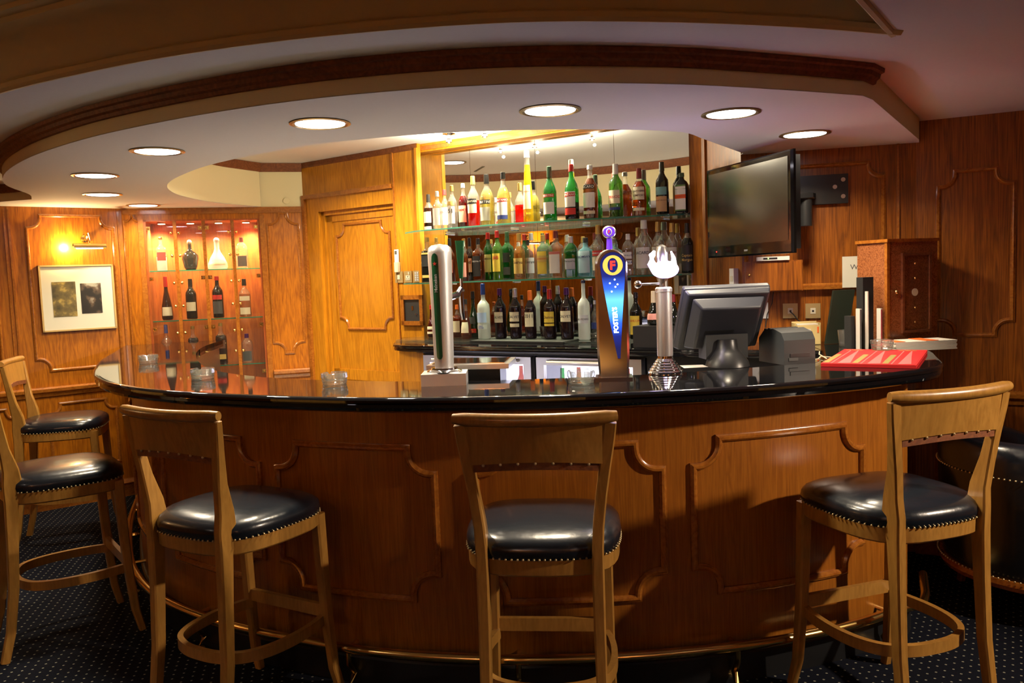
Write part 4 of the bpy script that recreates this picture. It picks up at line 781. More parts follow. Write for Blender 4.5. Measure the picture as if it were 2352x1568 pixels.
# ================================================================ bar stools
def seat_outline(s,y0=-.225,y1=.225,n=44,hw=.24):
    P=[]; cyy=(y0+y1)/2; hy=(y1-y0)/2
    for j in range(n):
        a=2*PI*j/n; ca,sa=math.cos(a),math.sin(a); q=(abs(ca)**4.2+abs(sa)**4.2)**(-1/4.2)
        x,y=hw*q*ca*s,hy*q*sa*s; k=1-.10*max(0,-y/hy)**1.5; y+= -.018*(1-(x/hw)**2)*(1 if y<0 else -.6)*(abs(y)/hy)
        P.append((x*k,cyy+y))
    return P
def make_stool(label):
    t=thing('bar_stool',label,'bar stool',(0,0,0),0,'bar stools along the bar')
    st=MB(); prof=[(.985,.700),(1.0,.708),(1.01,.722),(1.0,.738),(.95,.752),(.86,.763),(.7,.772),(.5,.778),(.28,.781),(.08,.782)]
    R=[[(x,y,z) for x,y in seat_outline(s)] for s,z in prof]; st.rings(R); st.build('seat','leather',t,smooth=60)
    nl=MB()
    o=seat_outline(1.0,n=44); oo=[Vector(p) for p in o]+[Vector(o[0])]; acc=0
    for a,b in zip(oo,oo[1:]):
        L=(b-a).length; k=max(1,round(L/.017))
        for i in range(k):
            p=a.lerp(b,i/k)*1.004; nl.sphere((p.x,p.y,.7035),.0036,8,6)
    nl.build('nail_trim','nail',t)
    fr=MB(); R=[[(x,y,z) for x,y in seat_outline(s)] for s,z in ((.93,.652),(.96,.650),(.985,.656),(.99,.700),(.9,.700))]; fr.rings(R); fr.build('seat_frame','wood_stool',t)
    for sx in (-1,1):
        pts=[(sx*.178,-.285,0),(sx*.174,-.255,.12),(sx*.170,-.232,.3),(sx*.168,-.222,.5),(sx*.168,-.215,.66),(sx*.169,-.205,.735),(sx*.173,-.208,.80),(sx*.183,-.226,.89),(sx*.196,-.238,.98),(sx*.208,-.249,1.06),(sx*.213,-.254,1.104)]
        wd=[(.030,.034),(.031,.036),(.033,.040),(.035,.044),(.036,.052),(.034,.074),(.032,.060),(.032,.040),(.034,.032),(.036,.028),(.036,.026)]
        MB().bar(pts,wd).build('leg',"wood_stool",t,smooth=40)
        pts=[(sx*.212,.245,0),(sx*.203,.222,.1),(sx*.198,.205,.3),(sx*.196,.196,.5),(sx*.194,.190,.69)]
        MB().bar(pts,[(.030,.030),(.033,.033),(.037,.037),(.040,.040),(.043,.043)]).build('leg','wood_stool',t,smooth=40)
    # curved back panel and rolled top rail
    def arc(x,w=.216,b=.030): return -b*(1-(x/w)**2)
    n=14; R=[]
    for i in range(n+1):
        x=-.205+.41*i/n; w1=x; zb=.985+.010*math.cos(x/.2*PI/2)
        yb=-.240+arc(x)*.7; yt=-.250+arc(x)
        R.append([(x,yb+.010,zb),(x,yt+.010,1.105),(x,yt-.010,1.105),(x,yb-.010,zb)])
    MB().rings(R).build('back_panel','wood_stool',t,smooth=40)
    MB().tube([(x,-.256+arc(x,.236),1.118+.004*(x/.236)**2) for x in [-.232+.464*i/16 for i in range(17)]],[.015,.0185]+[.019]*13+[.0185,.015],14).build('top_rail','wood_stool',t,smooth=60)
    R=[]
    for i in range(n+1):
        x=-.180+.36*i/n; yb=-.238+arc(x)*.7; zb=.985+.010*math.cos(x/.2*PI/2)
        R.append([(x,yb+.012,zb-.022),(x,yb+.012,zb+.001),(x,yb-.008,zb+.001),(x,yb-.008,zb-.022)])
    sp=MB().rings(R).build('back_strip','wood_red',t)
    for i in range(7):
        x=-.15+.05*i; MB().sphere((x,-.248+arc(x)*.7,.982+.010*math.cos(x/.2*PI/2)),.0046,8,5).build('nail','nail',sp)
    # U-shaped footrest hoop and front stretcher
    P=[(-.186,.20,.29),(-.205,.12,.29),(-.212,.02,.29),(-.198,-.08,.29),(-.155,-.155,.29),(-.08,-.192,.29),(0,-.2,.29)]; P=[Vector(p) for p in P]
    full=P+[Vector((-p.x,p.y,p.z)) for p in reversed(P[:-1])]
    c=[]
    Q=[full[0]*2-full[1]]+full+[full[-1]*2-full[-2]]
    for i in range(1,len(Q)-2):
        for k in range(4):
            q=k/4; a,b_,c_,d_=Q[i-1:i+3]; c.append(.5*((2*b_)+(c_-a)*q+(2*a-5*b_+4*c_-d_)*q*q+(3*b_-a-3*c_+d_)*q**3))
    c.append(full[-1])
    R=[]
    for i,p in enumerate(c):
        tt=(c[min(i+1,len(c)-1)]-c[max(i-1,0)]).normalized(); nn=Vector((-tt.y,tt.x,0))*.010
        R.append([tuple(p+nn+Vector((0,0,-.019))),tuple(p+nn+Vector((0,0,.019))),tuple(p-nn+Vector((0,0,.019))),tuple(p-nn+Vector((0,0,-.019)))])
    MB().rings(R).build('footrest_hoop','wood_stool',t,smooth=40)
    MB().box((-.18,.192,.30),(.18,.212,.345)).build('stretcher','wood_stool',t)
    return t
st0=make_stool('bar stool seen square from behind at the middle of the bar')
ST=[((.080,2.565),-.10,'wooden bar stool with black seat, seen square from behind at the middle of the bar'),
    ((-.992,2.878),-.52,'wooden bar stool with black seat in front of the left bend of the bar'),
    ((1.256,2.748),.315,'yellow lit wooden bar stool with black seat at the right end of the bar'),
    ((-2.03,3.63),-.915,'wooden bar stool with black seat, nearer of the two at the left end'),
    ((-2.77,5.04),-1.27,'wooden bar stool behind the others, beside the left wall under the dado rail')]
for i,(p,r,l) in enumerate(ST):
    o=st0 if i==0 else dup(st0)
    o.location=(p[0],p[1],0); o.rotation_euler=(0,0,r); o['label']=l

# ================================================================ armchair at the right
t=thing('tub_chair','black leather tub armchair with nailed trim right of the bar','armchair',(2.33,3.56,0),1.75)
def arcpts(r0,r1,a0,a1,z0,z1,n=22):
    return [(r,a0+(a1-a0)*i/n) for i in range(n+1) for r in ()]
mb=MB(); R=[]; n=26
for i in range(n+1):
    a=math.radians(-35+250*i/n); c,s=math.cos(a),math.sin(a); zt=.765 if abs(i-n/2)<9 else .765-.10*((abs(i-n/2)-9)/4)
    sec=[(.32,.20),(.315,.5),(.31,zt-.06),(.33,zt-.01),(.37,zt),(.41,zt-.02),(.435,zt-.07),(.43,.5),(.41,.20)]
    R.append([(r*c,r*s,z) for r,z in sec])
mb.rings(R); mb.build('back','leather',t,smooth=60)
MB().lathe([(.30,.22),(.335,.25),(.34,.40),(.32,.45),(.25,.475),(.05,.485)],28).build('seat_cushion','leather',t,smooth=60)
R=[]
for i in range(n+1):
    a=math.radians(-36+252*i/n); c,s=math.cos(a),math.sin(a); R.append([(r*c,r*s,z) for r,z in ((.31,.16),(.31,.20),(.425,.20),(.43,.18),(.42,.16))])
MB().rings(R).build('base_rim','wood_mould',t)
for rr_,zz_ in ((.437,.625),(.432,.207)):
    nl=MB()
    for i in range(90):
        a=math.radians(-33+246*i/89); nl.sphere((rr_*math.cos(a),rr_*math.sin(a),zz_),.004,8,6)
    nl.build('nail_trim','nail',t)
for a in (30,150,210,330): MB().bar([(.33*math.cos(math.radians(a)),.33*math.sin(math.radians(a)),.17),(.36*math.cos(math.radians(a)),.36*math.sin(math.radians(a)),0)],[(.045,.045),(.03,.03)]).build('leg','wood_red',t)

# ================================================================ beer taps
M['tapchrome']=pm('wet_chrome',(.82,.8,.78),.14,1,bump=.05,bscale=500)
def flat(pts,y0,y1,fr=lambda x,y,z:(x,y,z)):  # polygon in x,z extruded in y
    return MB().prism(pts,y0,y1,lambda x,z,y:fr(x,y,z))
t=thing('beer_tap','tall frosted steel beer column with green strip at the left of the bar','beer tap',(-.262,3.145,1.12),0)
MB().box((-.085,-.065,.0),(.085,.075,.045)).build('base_box','frostmetal',t,smooth=0)
MB().lathe([(.066,.045),(.068,.050),(.06,.056),(.052,.058),(.05,.064)],28).build('base_ring','chrome',t)
MB().lathe([(.036,.056),(.0375,.1),(.041,.3),(.045,.47),(.0455,.5),(.042,.518),(.030,.528),(.001,.532)],28,cap=False).build('column','frostmetal',t,smooth=60)
M['greenstrip']=pm('dark_green_enamel',(.008,.07,.028),.25,coat=.6)
def cyl(a0,rf,o): return lambda u,v,rf=rf:((rf(v)+o)*math.sin(a0+u/rf(v)),-(rf(v)+o)*math.cos(a0+u/rf(v)),v)
rf=lambda z:.036+(.0455-.036)*min(1,max(0,z-.056)/.42)
S=[]
for z,hw in [(.098,.004),(.102,.009),(.11,.0115)]+[(.11+.36*i/12,.0115+.002*i/12) for i in range(1,13)]+[(.485,.012),(.493,.008),(.497,.002)]:
    S.append([cyl(-.35,rf,.0022)(u,z) for u in (-hw,-hw*.5,0,hw*.5,hw)])
MB().rings(S,False,False).build('green_strip','greenstrip',t)
text_mb('Heineken',.085,.013,lambda u,v:cyl(-.35,rf,.0032)(-v,.385+u),.02).build('lettering','p_silver',t,smooth=0)
star=[(.0085*(1 if k%2==0 else .42)*math.sin(PI*k/5),.0085*(1 if k%2==0 else .42)*math.cos(PI*k/5)) for k in range(10)]
MB().add([cyl(-.35,rf,.0032)(x,.458+z) for x,z in star],[tuple(range(10))]).build('star','p_red',t,smooth=0)
MB().tube([(.03,.02,.33),(.06,.05,.34),(.075,.06,.36)],.014,10).tube([(.07,.055,.35),(.072,.058,.27),(.076,.06,.24)],[.013,.011,.008],10).build('faucet','chrome',t)
MB().tube([(.074,.06,.36),(.074,.06,.40)],.006).build('handle_stem','chrome',t)
MB().bar([(.074,.06,.40),(.074,.058,.46),(.075,.055,.545)],[(.014,.012),(.024,.018),(.036,.024)]).build('tap_handle','greenstrip',t)
# drip tray on a steel stand behind it
t=thing('drip_tray','stainless drip tray on a black stand behind the green striped column','drip tray',(-.17,3.47,0),-.12)
MB().box((-.17,-.13,1.15),(.17,.13,1.17)).build('tray','steel',t,smooth=0)
MB().box((-.15,-.11,1.1705),(.15,.11,1.174)).build('grille','chrome',t,smooth=0)
MB().box((-.13,-.10,0),(.13,.10,1.15)).build('stand','black',t,smooth=0)
# blue badge tap
M['badge']=None
def badge_mat():
    m,nt,b=new_mat('backlit_blue_badge'); N=nt.nodes.new; L=nt.links.new
    tc=N('ShaderNodeTexCoord'); sp=N('ShaderNodeSeparateXYZ'); L(tc.outputs['Object'],sp.inputs[0])
    rp=N('ShaderNodeValToRGB'); e=rp.color_ramp.elements; mr=N('ShaderNodeMapRange'); mr.inputs[1].default_value=.1; mr.inputs[2].default_value=.5; L(sp.outputs['Z'],mr.inputs[0]); L(mr.outputs[0],rp.inputs['Fac'])
    e[0].position=.05; e[0].color=(.004,.008,.06,1); e[1].position=.95; e[1].color=(.003,.006,.05,1)
    for p,c in ((.16,(.006,.015,.16,1)),(.28,(.02,.10,.7,1)),(.4,(.08,.42,1.,1)),(.5,(.14,.55,1.,1)),(.60,(.03,.12,.7,1)),(.72,(.006,.014,.14,1))): k=e.new(p); k.color=c
    L(rp.outputs['Color'],b.inputs['Emission Color']); b.inputs['Emission Strength'].default_value=.7; b.inputs['Base Color'].default_value=(.01,.01,.05,1); b.inputs['Roughness'].default_value=.25
    return m
M['badge']=badge_mat()
t=thing('beer_tap','arch topped chrome beer column with large backlit blue teardrop badge','beer tap',(.385,3.14,1.12),-.12)
hw=.060; out=[(-hw*.92,0),(hw*.92,0),(hw,.10),(hw,.43)]+[(hw*math.cos(PI*k/14),.43+hw*math.sin(PI*k/14)) for k in range(1,14)]+[(-hw,.43),(-hw,.10)]
b=MB(); A=[(x,-.038,z) for x,z in out]; B_=[(x*1.0,.045,z) for x,z in out]; A0_=[(x*.86,-.050,z if z<.02 else z-.004) for x,z in out]
b.rings([A0_,A,B_]); b.build('column','tapchrome',t,smooth=30)
MB().box((-.07,-.062,0),(.07,.055,.008)).build('base_plate','chrome',t,smooth=0)
bx=.006; bo=[]
for k in range(0,19): a=PI*k/18; bo.append((bx+.0465*math.cos(a),.43+.0465*math.sin(a)))
bo+= [(bx-.040,.37),(bx-.016,.22),(bx+.010,.08),(bx+.020,.08),(bx+.030,.22),(bx+.043,.37)]
def bfr(o): return lambda x,y,z:(x,y-.052-(z-.1)*.02-o,z)
flat([(bx+(x-bx)*1.06,z+(.002 if z>.3 else -.004)) for x,z in bo],-.004,.004,bfr(0)).build('badge_rim','chrome',t)
bd_=flat(bo,-.007,.0,bfr(.001)).build('badge','badge',t,smooth=0)
def ring(cx,cz,a,b_,a2,b2,o,n=28):
    mb=MB(); f=bfr(o); R=[]
    V=[]; 
    for k in range(n): q=2*PI*k/n; V.append(f(cx+a*math.cos(q),-.007,cz+b_*math.sin(q)))
    for k in range(n): q=2*PI*k/n; V.append(f(cx+a2*math.cos(q),-.007,cz+b2*math.sin(q)))
    return mb.add(V,[(k,(k+1)%n,n+(k+1)%n,n+k) for k in range(n)])
M['goldlit']=pm('backlit_gold_print',(.5,.3,.06),.4,emit=(.9,.5,.08),es=.55)
M['redlit']=pm('backlit_red_print',(.5,.02,.02),.4,emit=(.9,.05,.04),es=.5)
M['whitelit']=pm('backlit_white_print',(.8,.8,.8),.4,emit=(.75,.85,1),es=1.6)
ring(bx,.428,.037,.037,.019,.027,.0015).build('gold_ring','goldlit',bd_,smooth=0)
text_mb('F',.026,.034,lambda u,v:bfr(.002)(bx+u,-.007,.428+v),.05).build('letter','redlit',bd_,smooth=0)
text_mb("FOSTER'S",.135,.019,lambda u,v:bfr(.0022)(bx-v+.0045-u*.05,-.007,.225+u),.035).build('lettering','whitelit',bd_,smooth=0)
ds=MB()
for dx,dz in ((.006,.375),(-.012,.362),(.016,.357),(.008,.348),(-.006,.331)): ds.add([bfr(.0022)(bx+dx+.0034*math.cos(2*PI*k/8),-.007,dz+.0034*math.sin(2*PI*k/8)) for k in range(8)],[tuple(range(8))])
ds.build('stars','whitelit',bd_,smooth=0)
M['violet']=pm('violet_enamel',(.06,.02,.35),.25,coat=.6,emit=(.2,.05,.9),es=.25)
MB().tube([(-.004,.02,.48),(-.004,.02,.53)],[.013,.010],10).build('tap_stem','violet',t)
kn=MB().sphere((-.004,.02,.555),.027,18,12,(1,.45,.92)).build('tap_knob','steel',t,smooth=60)
def od(cx,cz,rx,rz,y,mat,nm): MB().add([(cx+rx*math.cos(2*PI*k/20),y,cz+rz*math.sin(2*PI*k/20)) for k in range(20)],[tuple(range(20))]).build(nm,mat,kn,smooth=0)
od(-.004,.555,.022,.019,.0065,'violet','knob_face'); od(-.004,.555,.011,.014,.006,'p_silver','knob_ring'); od(-.004,.555,.0075,.010,.0055,'violet','knob_centre')
text_mb('F',.008,.012,lambda u,v:(-.004+u,.005,.555+v),.05).build('letter','p_red',kn,smooth=0)
# third tap with the glowing emblem
M['emblem']=pm('glowing_white_emblem',(1,1,1),.4,emit=(.86,.72,1),es=4)
_nt=M['emblem'].node_tree; _lw=_nt.nodes.new('ShaderNodeLayerWeight'); _lw.inputs[0].default_value=.55; _mx=_nt.nodes.new('ShaderNodeMix'); _mx.data_type='RGBA'
_mx.inputs[6].default_value=(1,.92,1,1); _mx.inputs[7].default_value=(.16,.03,.6,1); _nt.links.new(_lw.outputs['Facing'],_mx.inputs[0]); _nt.links.new(_mx.outputs[2],_nt.nodes['Principled BSDF'].inputs['Emission Color']); _nt.nodes['Principled BSDF'].inputs['Emission Strength'].default_value=1.7
t=thing('beer_tap','slim chrome beer column on a ribbed round foot with glowing violet white emblem','beer tap',(.60,3.235,1.12),0)
pr=[(.066,0)]
for k in range(5): zz=.004+.010*k; r=.066-.007*k; pr+=[(r,zz),(r+.0015,zz+.004),(r-.003,zz+.009)]
pr+=[(.031,.058),(.030,.07)]
MB().lathe(pr,36).build('ribbed_foot','chrome',t,smooth=30)
MB().lathe([(.030,.066),(.031,.075),(.031,.318),(.033,.32),(.033,.332),(.028,.338)],28).build('column','frostmetal',t)
MB().tube([(0,0,.335),(0,0,.40)],.017,14).build('neck','steel',t)
MB().lathe([(.012,0),(.022,.03),(.027,.09),(.026,.13),(.018,.155),(.004,.163)],20,(-.004,.0,.34)).build('dome','steel',t)
MB().sphere((0,-.036,.405),.055,24,14,(.98,.36,.62)).build('emblem','emblem',t,smooth=60)
R=MB(); R.tube([(-.040,-.03,.40),(-.050,-.028,.43),(-.047,-.024,.462),(-.036,-.02,.478)],[.012,.017,.013,.005],10).tube([(.036,-.03,.42),(.036,-.026,.45),(.028,-.02,.475)],[.012,.008,.003],8)
R.build('emblem_horns','emblem',t)
MB().tube([(-.02,-.01,.352),(-.095,-.03,.352)],.005).sphere((-.105,-.032,.352),.016,14,10).build('lever','chrome',t,smooth=60)
lamp('POINT','emblem_glow',(0,-.075,.44),L_HEART*1.6,C_PURP,.03,t)
lamp('AREA','emblem_glow_back',(0,.06,.42),L_HEART*1.6,C_PURP,.07,t,target=(.35,1,.55))

# ================================================================ ashtrays and glasses
def ashtray(loc,label,k=1,rz=0):
    t=thing('glass_ashtray',label,'ashtray',loc,rz,'glass ashtrays on the bar'); n=48; R=[]
    for r,z in ((.044,0),(.047,.003),(.046,.010),(.049,.013),(.048,.022),(.051,.026),(.051,.044),(.049,.046),(.042,.045),(.036,.014),(.01,.011)):
        R.append([((r*k+(.0011 if j%4<2 else 0))*math.cos(2*PI*j/n),(r*k+(.0011 if j%4<2 else 0))*math.sin(2*PI*j/n),z*k-(.010 if (j%16 in (0,1) and z>.04) else 0)) for j in range(n)])
    MB().rings(R).build('glass_bowl','ashglass',t,smooth=20); return t
for (x,y),l in (((-1.99,4.50),'at the left end'),((-1.37,3.63),'in front of the cabinet reflection'),((-.71,3.26),'left of the green striped tap'),((.25,3.03),'left of the blue badged tap')):
    ashtray((x,y,1.1205),'round cut glass ashtray standing on the granite bar, '+l)
ashtray((1.645,3.66,1.1375),'round glass ashtray standing on the red bar mat at the right end',.93)
cup('tumbler','small clear tumbler in front of the leaning black menu','glass',(1.628,4.03,1.121),[(.026,0),(.034,.08),(.032,.08),(.024,.008)],'g_clear')

# ================================================================ till and printer
t=thing('till_terminal','dark grey touch screen till seen from behind, tilted on its stand','till',(.885,3.42,1.12),.12)
def til(x,y,z,a=math.radians(33)): # screen slab frame: x, thickness y, height z
    return (x,y*math.cos(a)-z*math.sin(a)+.10,.055+y*math.sin(a)*1.0+z*math.cos(a))
W_=.185; sec=[(0,0),(.035,-.004),(.05,.01),(.05,.0)]
out=[(-W_,0),(W_,0),(W_,.30),(-W_,.30)]
def slab(o,y0,y1,c,name,mat,grow=0):
    A=[(x*(1-grow),z*(1-grow)+.15*grow) for x,z in out]
    mb=MB(); V0=[til(x,y0,z) for x,z in A]; V1=[til(x*c,y1,.15+(z-.15)*c) for x,z in A]; mb.rings([V0,V1]); o=mb.build(name,mat,t); bv=o.modifiers.new('edge','BEVEL'); bv.width=.008; bv.segments=3; return o
slab(out,.06,.03,1.0,'screen_bezel','slate'); slab(out,.03,-.0,.93,'rear_shell','slate')
slab(out,0.,-.05,.80,'rear_housing','slate',.16)
MB().rings([[til(x,-.0525,z) for x,z in ((-.09,.13),(.03,.13),(.03,.145),(-.09,.145))],[til(x,-.047,z) for x,z in ((-.09,.13),(.03,.13),(.03,.145),(-.09,.145))]]).build('vent_slot','black',t)
MB().box((-.09,-.02,.03),(.09,.07,.13)).build('stand_neck','dkgrey',t)
MB().lathe([(.09,0),(.085,.02),(.06,.055),(.045,.075),(.04,.11)],24,(.0,-.02,0)).build('stand_foot','black',t,smooth=50)
t=thing('receipt_printer','black receipt printer with ribbed rounded lid right of the till','printer',(1.15,3.46,1.12),.25)
pf=[(-.10,0),(.09,0),(.09,.10),(.05,.135),(-.02,.145),(-.08,.13),(-.10,.10)]
MB().prism([(y,z) for y,z in pf],-.072,.072,lambda y,z,x:(x,y,z)).build('housing','dkgrey',t,smooth=30)
for yy in (.02,.05): MB().box((-.066,yy-.008,.13),(.066,yy+.008,.147-(yy*.12))).build('lid_rib','black',t)
MB().box((-.045,-.103,.03),(.045,-.099,.045)).build('paper_slot','black',t)
MB().box((-.05,-.104,.015),(-.01,-.1,.028)).build('badge','p_dkgrey',t)
o=MB().prism([(0,0),(.1,-.02),(.12,.06),(.03,.09)],0,.0012).build('loose_receipt','paper',None,(.70,3.36,1.1208),.3,smooth=0); tag(o,'white slip of paper lying between the slim tap and the till','paper')
o=MB().tube([(1.24,3.42,1.128),(1.29,3.47,1.127),(1.33,3.55,1.128),(1.36,3.50,1.128),(1.32,3.45,1.127),(1.35,3.62,1.13),(1.40,3.75,1.128)],.0025,6).build('cable','k_cream'); tag(o,'thin white cable looping beside the printer','cable')

# ================================================================ right end of the bar
t=thing('bar_runner','red rubber bar runner with pink fans and olive stripes','bar mat',(1.535,3.46,1.121),-.53)
MB().box((-.17,-.30,0),(.17,.30,.013)).build('mat_base','red',t,smooth=0)
MB().box((-.165,-.295,.0131),(.165,.295,.0138)).build('ribbing','red',t,smooth=0)
tr=bpy.data.objects
pk=MB(); ol=MB(); ln=MB()
for k in range(3):
    x=-.115+.108*k
    pk.add([(x+.005,-.285,.0142),(x+.05,-.27,.0142),(x+.03,.0,.0142),(x+.012,.29,.0142)],[(0,1,2,3)])
    ol.add([(x-.052,-.27,.0142),(x-.030,-.27,.0142),(x-.030,.06,.0142),(x-.052,.06,.0142)],[(0,1,2,3)])
    ol.add([(x-.04,.24,.0142),(x+.03,.24,.0142),(x+.03,.262,.0142),(x-.04,.262,.0142)],[(0,1,2,3)])
    ln.add([(x-.020,-.29,.0142),(x-.015,-.29,.0142),(x-.015,.28,.0142),(x-.020,.28,.0142)],[(0,1,2,3)])
pk.build('fan_print','pink',t,smooth=0); ol.build('stripe_print','olive',t,smooth=0); ln.build('line_print','pink',t,smooth=0)
t.rotation_euler=(0,0,-.53); t.location=(1.515,3.42,1.121)
# stack of leaflets
t=thing('leaflet_stack','neat stack of glossy white leaflets beside the burl cabinet','leaflets',(1.86,3.78,1.121),.12)
for k in range(7): MB().box((-.15+.002*((k*7)%3),-.07,.006*k),(.15-.002*((k*5)%3),.07,.006*k+.0052)).build('leaflet','paper',t,smooth=0)
MB().box((-.149,-.069,.042),(-.10,.069,.0435)).box((-.0,-.069,.042),(.06,.069,.0435)).build('red_print','p_orange',t,smooth=0)
# humidor
hz=.35; HL=(1.775,3.895)
t=thing('humidor_cabinet','tall burl walnut cabinet with glass door and small drawers at the right wall','cabinet',(HL[0],HL[1],1.121),hz)
W2,D2,H2=.31,.19,.495
MB().box((0,0,0),(W2,D2,H2)).build('body','burl',t,smooth=0)
MB().box((-.008,-.01,H2),(W2+.006,D2+.006,H2+.015)).build('lid','wood_mould',t,smooth=0)
MB().box((-.004,-.004,0),(.012,.012,H2)).build('corner_post','wood_mould',t,smooth=0)
f=MB(); x0,x1,z0,z1=.095,.25,.075,.43
for a,c in (((x0-.012,-.012,z0-.012),(x0,0,z1+.012)),((x1,-.012,z0-.012),(x1+.012,0,z1+.012)),((x0,-.012,z0-.012),(x1,0,z0)),((x0,-.012,z1),(x1,0,z1+.012))): f.box(a,c)
dd=f.build('door_frame','wood_red',t); MB().box((x0,-.006,z0),(x1,-.004,z1)).build('door_glass','pane',dd,smooth=0)
MB().sphere((.045,-.012,.26),.011,12,8).build('door_knob','brass',dd)
for k in range(5):
    za=z0+.004+k*.07; dw=MB().box((x0+.004,-.002,za),(x1-.004,.0,za+.066)).build('drawer','burl',t,smooth=0)
    if k!=2: MB().sphere((.165,-.005,za+.033),.006,10,6).build('knob','brass',dw)
MB().lathe([(.018,0),(.018,.004)],20).build('dial','ivory',t,(.165,-.0025,z0+.18),(PI/2,0,0))
M['menugreen']=pm('dark_green_vinyl',(.022,.03,.02),.4)
# menus, books and folders standing beside it
def slabm(x,y,rz,w,d,h,mat,name,label,cat,lean=0,grp=None,edge=None):
    t=thing(name,label,cat,(x,y,1.1215),rz,grp)
    fr=lambda a,b,c:(a+c*lean,b,c)
    MB().box((0,0,0),(w,d,h),fr).build('cover',mat,t,smooth=0)
    if edge: MB().box((w*.15,-.002,.004),(w*.85,-.0002,h-.004),fr).build('page_edges',edge,t,smooth=0)
    return t
slabm(1.648,3.865,.2,.055,.05,.335,'rubber','menu_holder','tall black menu folder standing against the burl cabinet','menu')
slabm(1.657,3.835,.2,.005,.02,.27,'paper','booklet','tall narrow pale booklet in front of the black menu folder','booklet')
slabm(1.622,3.84,.2,.010,.03,.19,'paper','magazine','upright pale magazine left of the black menu folder','magazine',edge='p_dkgrey')
slabm(1.702,3.80,.2,.008,.03,.19,'paper','magazine','upright white magazine between black folder and burl cabinet','magazine',edge='p_maroon')
slabm(1.592,3.87,.2,.022,.05,.155,'rubber','wallet','rounded black bill wallet standing left of the pale magazine','wallet')
slabm(1.585,4.16,.15,.115,.015,.27,'menugreen','menu_cover','wide dark green menu cover leaning beside the paper box','menu',lean=.17)
slabm(1.672,4.205,.05,.05,.02,.25,'rubber','menu_cover','black menu cover standing behind the dark green one','menu',lean=.05)
t=thing('note_box','open beige card box of notes in front of the brass sockets','box',(1.437,4.17,1.1215),-.05)
b=MB(); b.box((0,0,0),(.125,.003,.10)); b.box((0,.07,0),(.125,.073,.115)); b.box((0,0,0),(.003,.073,.11)); b.box((.122,0,0),(.125,.073,.11)); b.box((0,0,0),(.125,.073,.003)); b.build('card_walls','card',t,smooth=0)
MB().box((.04,-.0012,.02),(.075,-.0002,.08)).build('cutout_notes','paper',t,smooth=0)
MB().box((.107,-.0012,.06),(.115,-.0002,.09)).build('red_tab','p_orange',t,smooth=0)
MB().box((.01,.01,.004),(.115,.06,.105)).build('notes','paper',t,smooth=0)

# ================================================================ television and fixtures
t=thing('television','flat television with glossy black frame on a swivel arm','television',(1.187,4.125,1.81),0)
TL=Vector((1.085,4.47)); TR=Vector((1.298,3.745)); d=(TR-TL); Wt=d.length; t.location=(TL.x,TL.y,1.812); t.rotation_euler=(0,0,math.atan2(d.y,d.x))
h2=.232
o_=[(0,-h2),(Wt,-h2),(Wt,h2),(0,h2)]
mb=MB(); mb.rings([[(x,.0,z) for x,z in o_],[(x,-.012,z) for x,z in o_],[(.012+x*(1-.024/Wt),-.02,z*.965) for x,z in o_]]); 
mb.build('bezel','piano',t,smooth=0)
MB().box((.03,.0,-h2+.02),(Wt-.03,.045,h2-.02)).box((.15,.045,-.12),(Wt-.15,.075,.12)).build('rear_housing','black',t)
MB().box((.030,-.0215,-h2+.058),(Wt-.030,-.0203,h2-.028)).build('screen','screen',t,smooth=0)
text_mb('SONY',.045,.009,lambda u,v:(Wt/2+u,-.0212,-h2+.027+v),.03).build('lettering','p_silver',t,smooth=0)
M['redled']=pm('red_standby_light',(1,0,0),.4,emit=(1,.02,.01),es=4); M['greenled']=pm('green_indicator',(0,1,0),.4,emit=(.5,1,.1),es=4)
MB().sphere((.10,-.0212,-h2+.03),.0025,8,5).build('standby_light','redled',t)
t=thing('tv_bracket','black steel wall bracket with swivel arm behind the television','bracket',WA(ua(1.56),1.91,.001),WA.rz())
MB().box((-.03,-.03,-.075),(.21,0,.075)).build('wall_plate','black',t,smooth=0)
for x,z in ((.185,.045),(.145,.01),(.185,-.04)): MB().tube([(x,-.029,z),(x,-.034,z)],.011,12).build('washer','steel',t)
q=WA(ua(1.56),1.91,0); 
def loc2(x,y,z): 
    v=Vector((x-q[0],y-q[1],0)); v.rotate(Matrix.Rotation(-WA.rz(),3,'Z')); return (v.x,v.y,z-1.91)
mid=TL.lerp(TR,.5); nn=Vector((-d.normalized().y,d.normalized().x)); 
MB().bar([loc2(q[0],q[1]-.03,1.88),loc2(1.50,4.20,1.87),loc2(mid.x+nn.x*.15,mid.y+nn.y*.15,1.86)],(.03,.09),(0,0,1)).build('swivel_arm','black',t)
MB().lathe([(.035,-.11),(.035,.05)],14,loc2(1.50,4.20,1.83)).build('pivot','black',t)
e=loc2(mid.x+nn.x*.118,mid.y+nn.y*.118,1.85); MB().box((e[0]-.03,e[1]-.03,e[2]-.09),(e[0]+.03,e[1]+.03,e[2]+.08)).build('mount_head','black',t)
t=thing('wall_box','small wooden wall cabinet with tiny brass knob under the television','cabinet',WA(ua(1.262),1.392,.001),WA.rz())
MB().box((0,-.10,0),(.285,0,.16)).build('body','wood_r',t,smooth=0); MB().box((.006,-.108,.006),(.279,-.1,.154)).build('door','wood_r',t,smooth=0); MB().sphere((.02,-.114,.09),.007,8,6).build('knob','brass',t)
t=thing('set_top_box','white set-top box with green light on top of the small wall cabinet','set-top box',WA(ua(1.32),1.554,.02),WA.rz())
MB().box((0,-.10,0),(.16,0,.02)).build('case','white',t,smooth=0); MB().box((.03,-.1012,.006),(.10,-.1,.015)).build('display','black',t,smooth=0); MB().sphere((.055,-.102,.0105),.003,8,5).build('light','greenled',t)
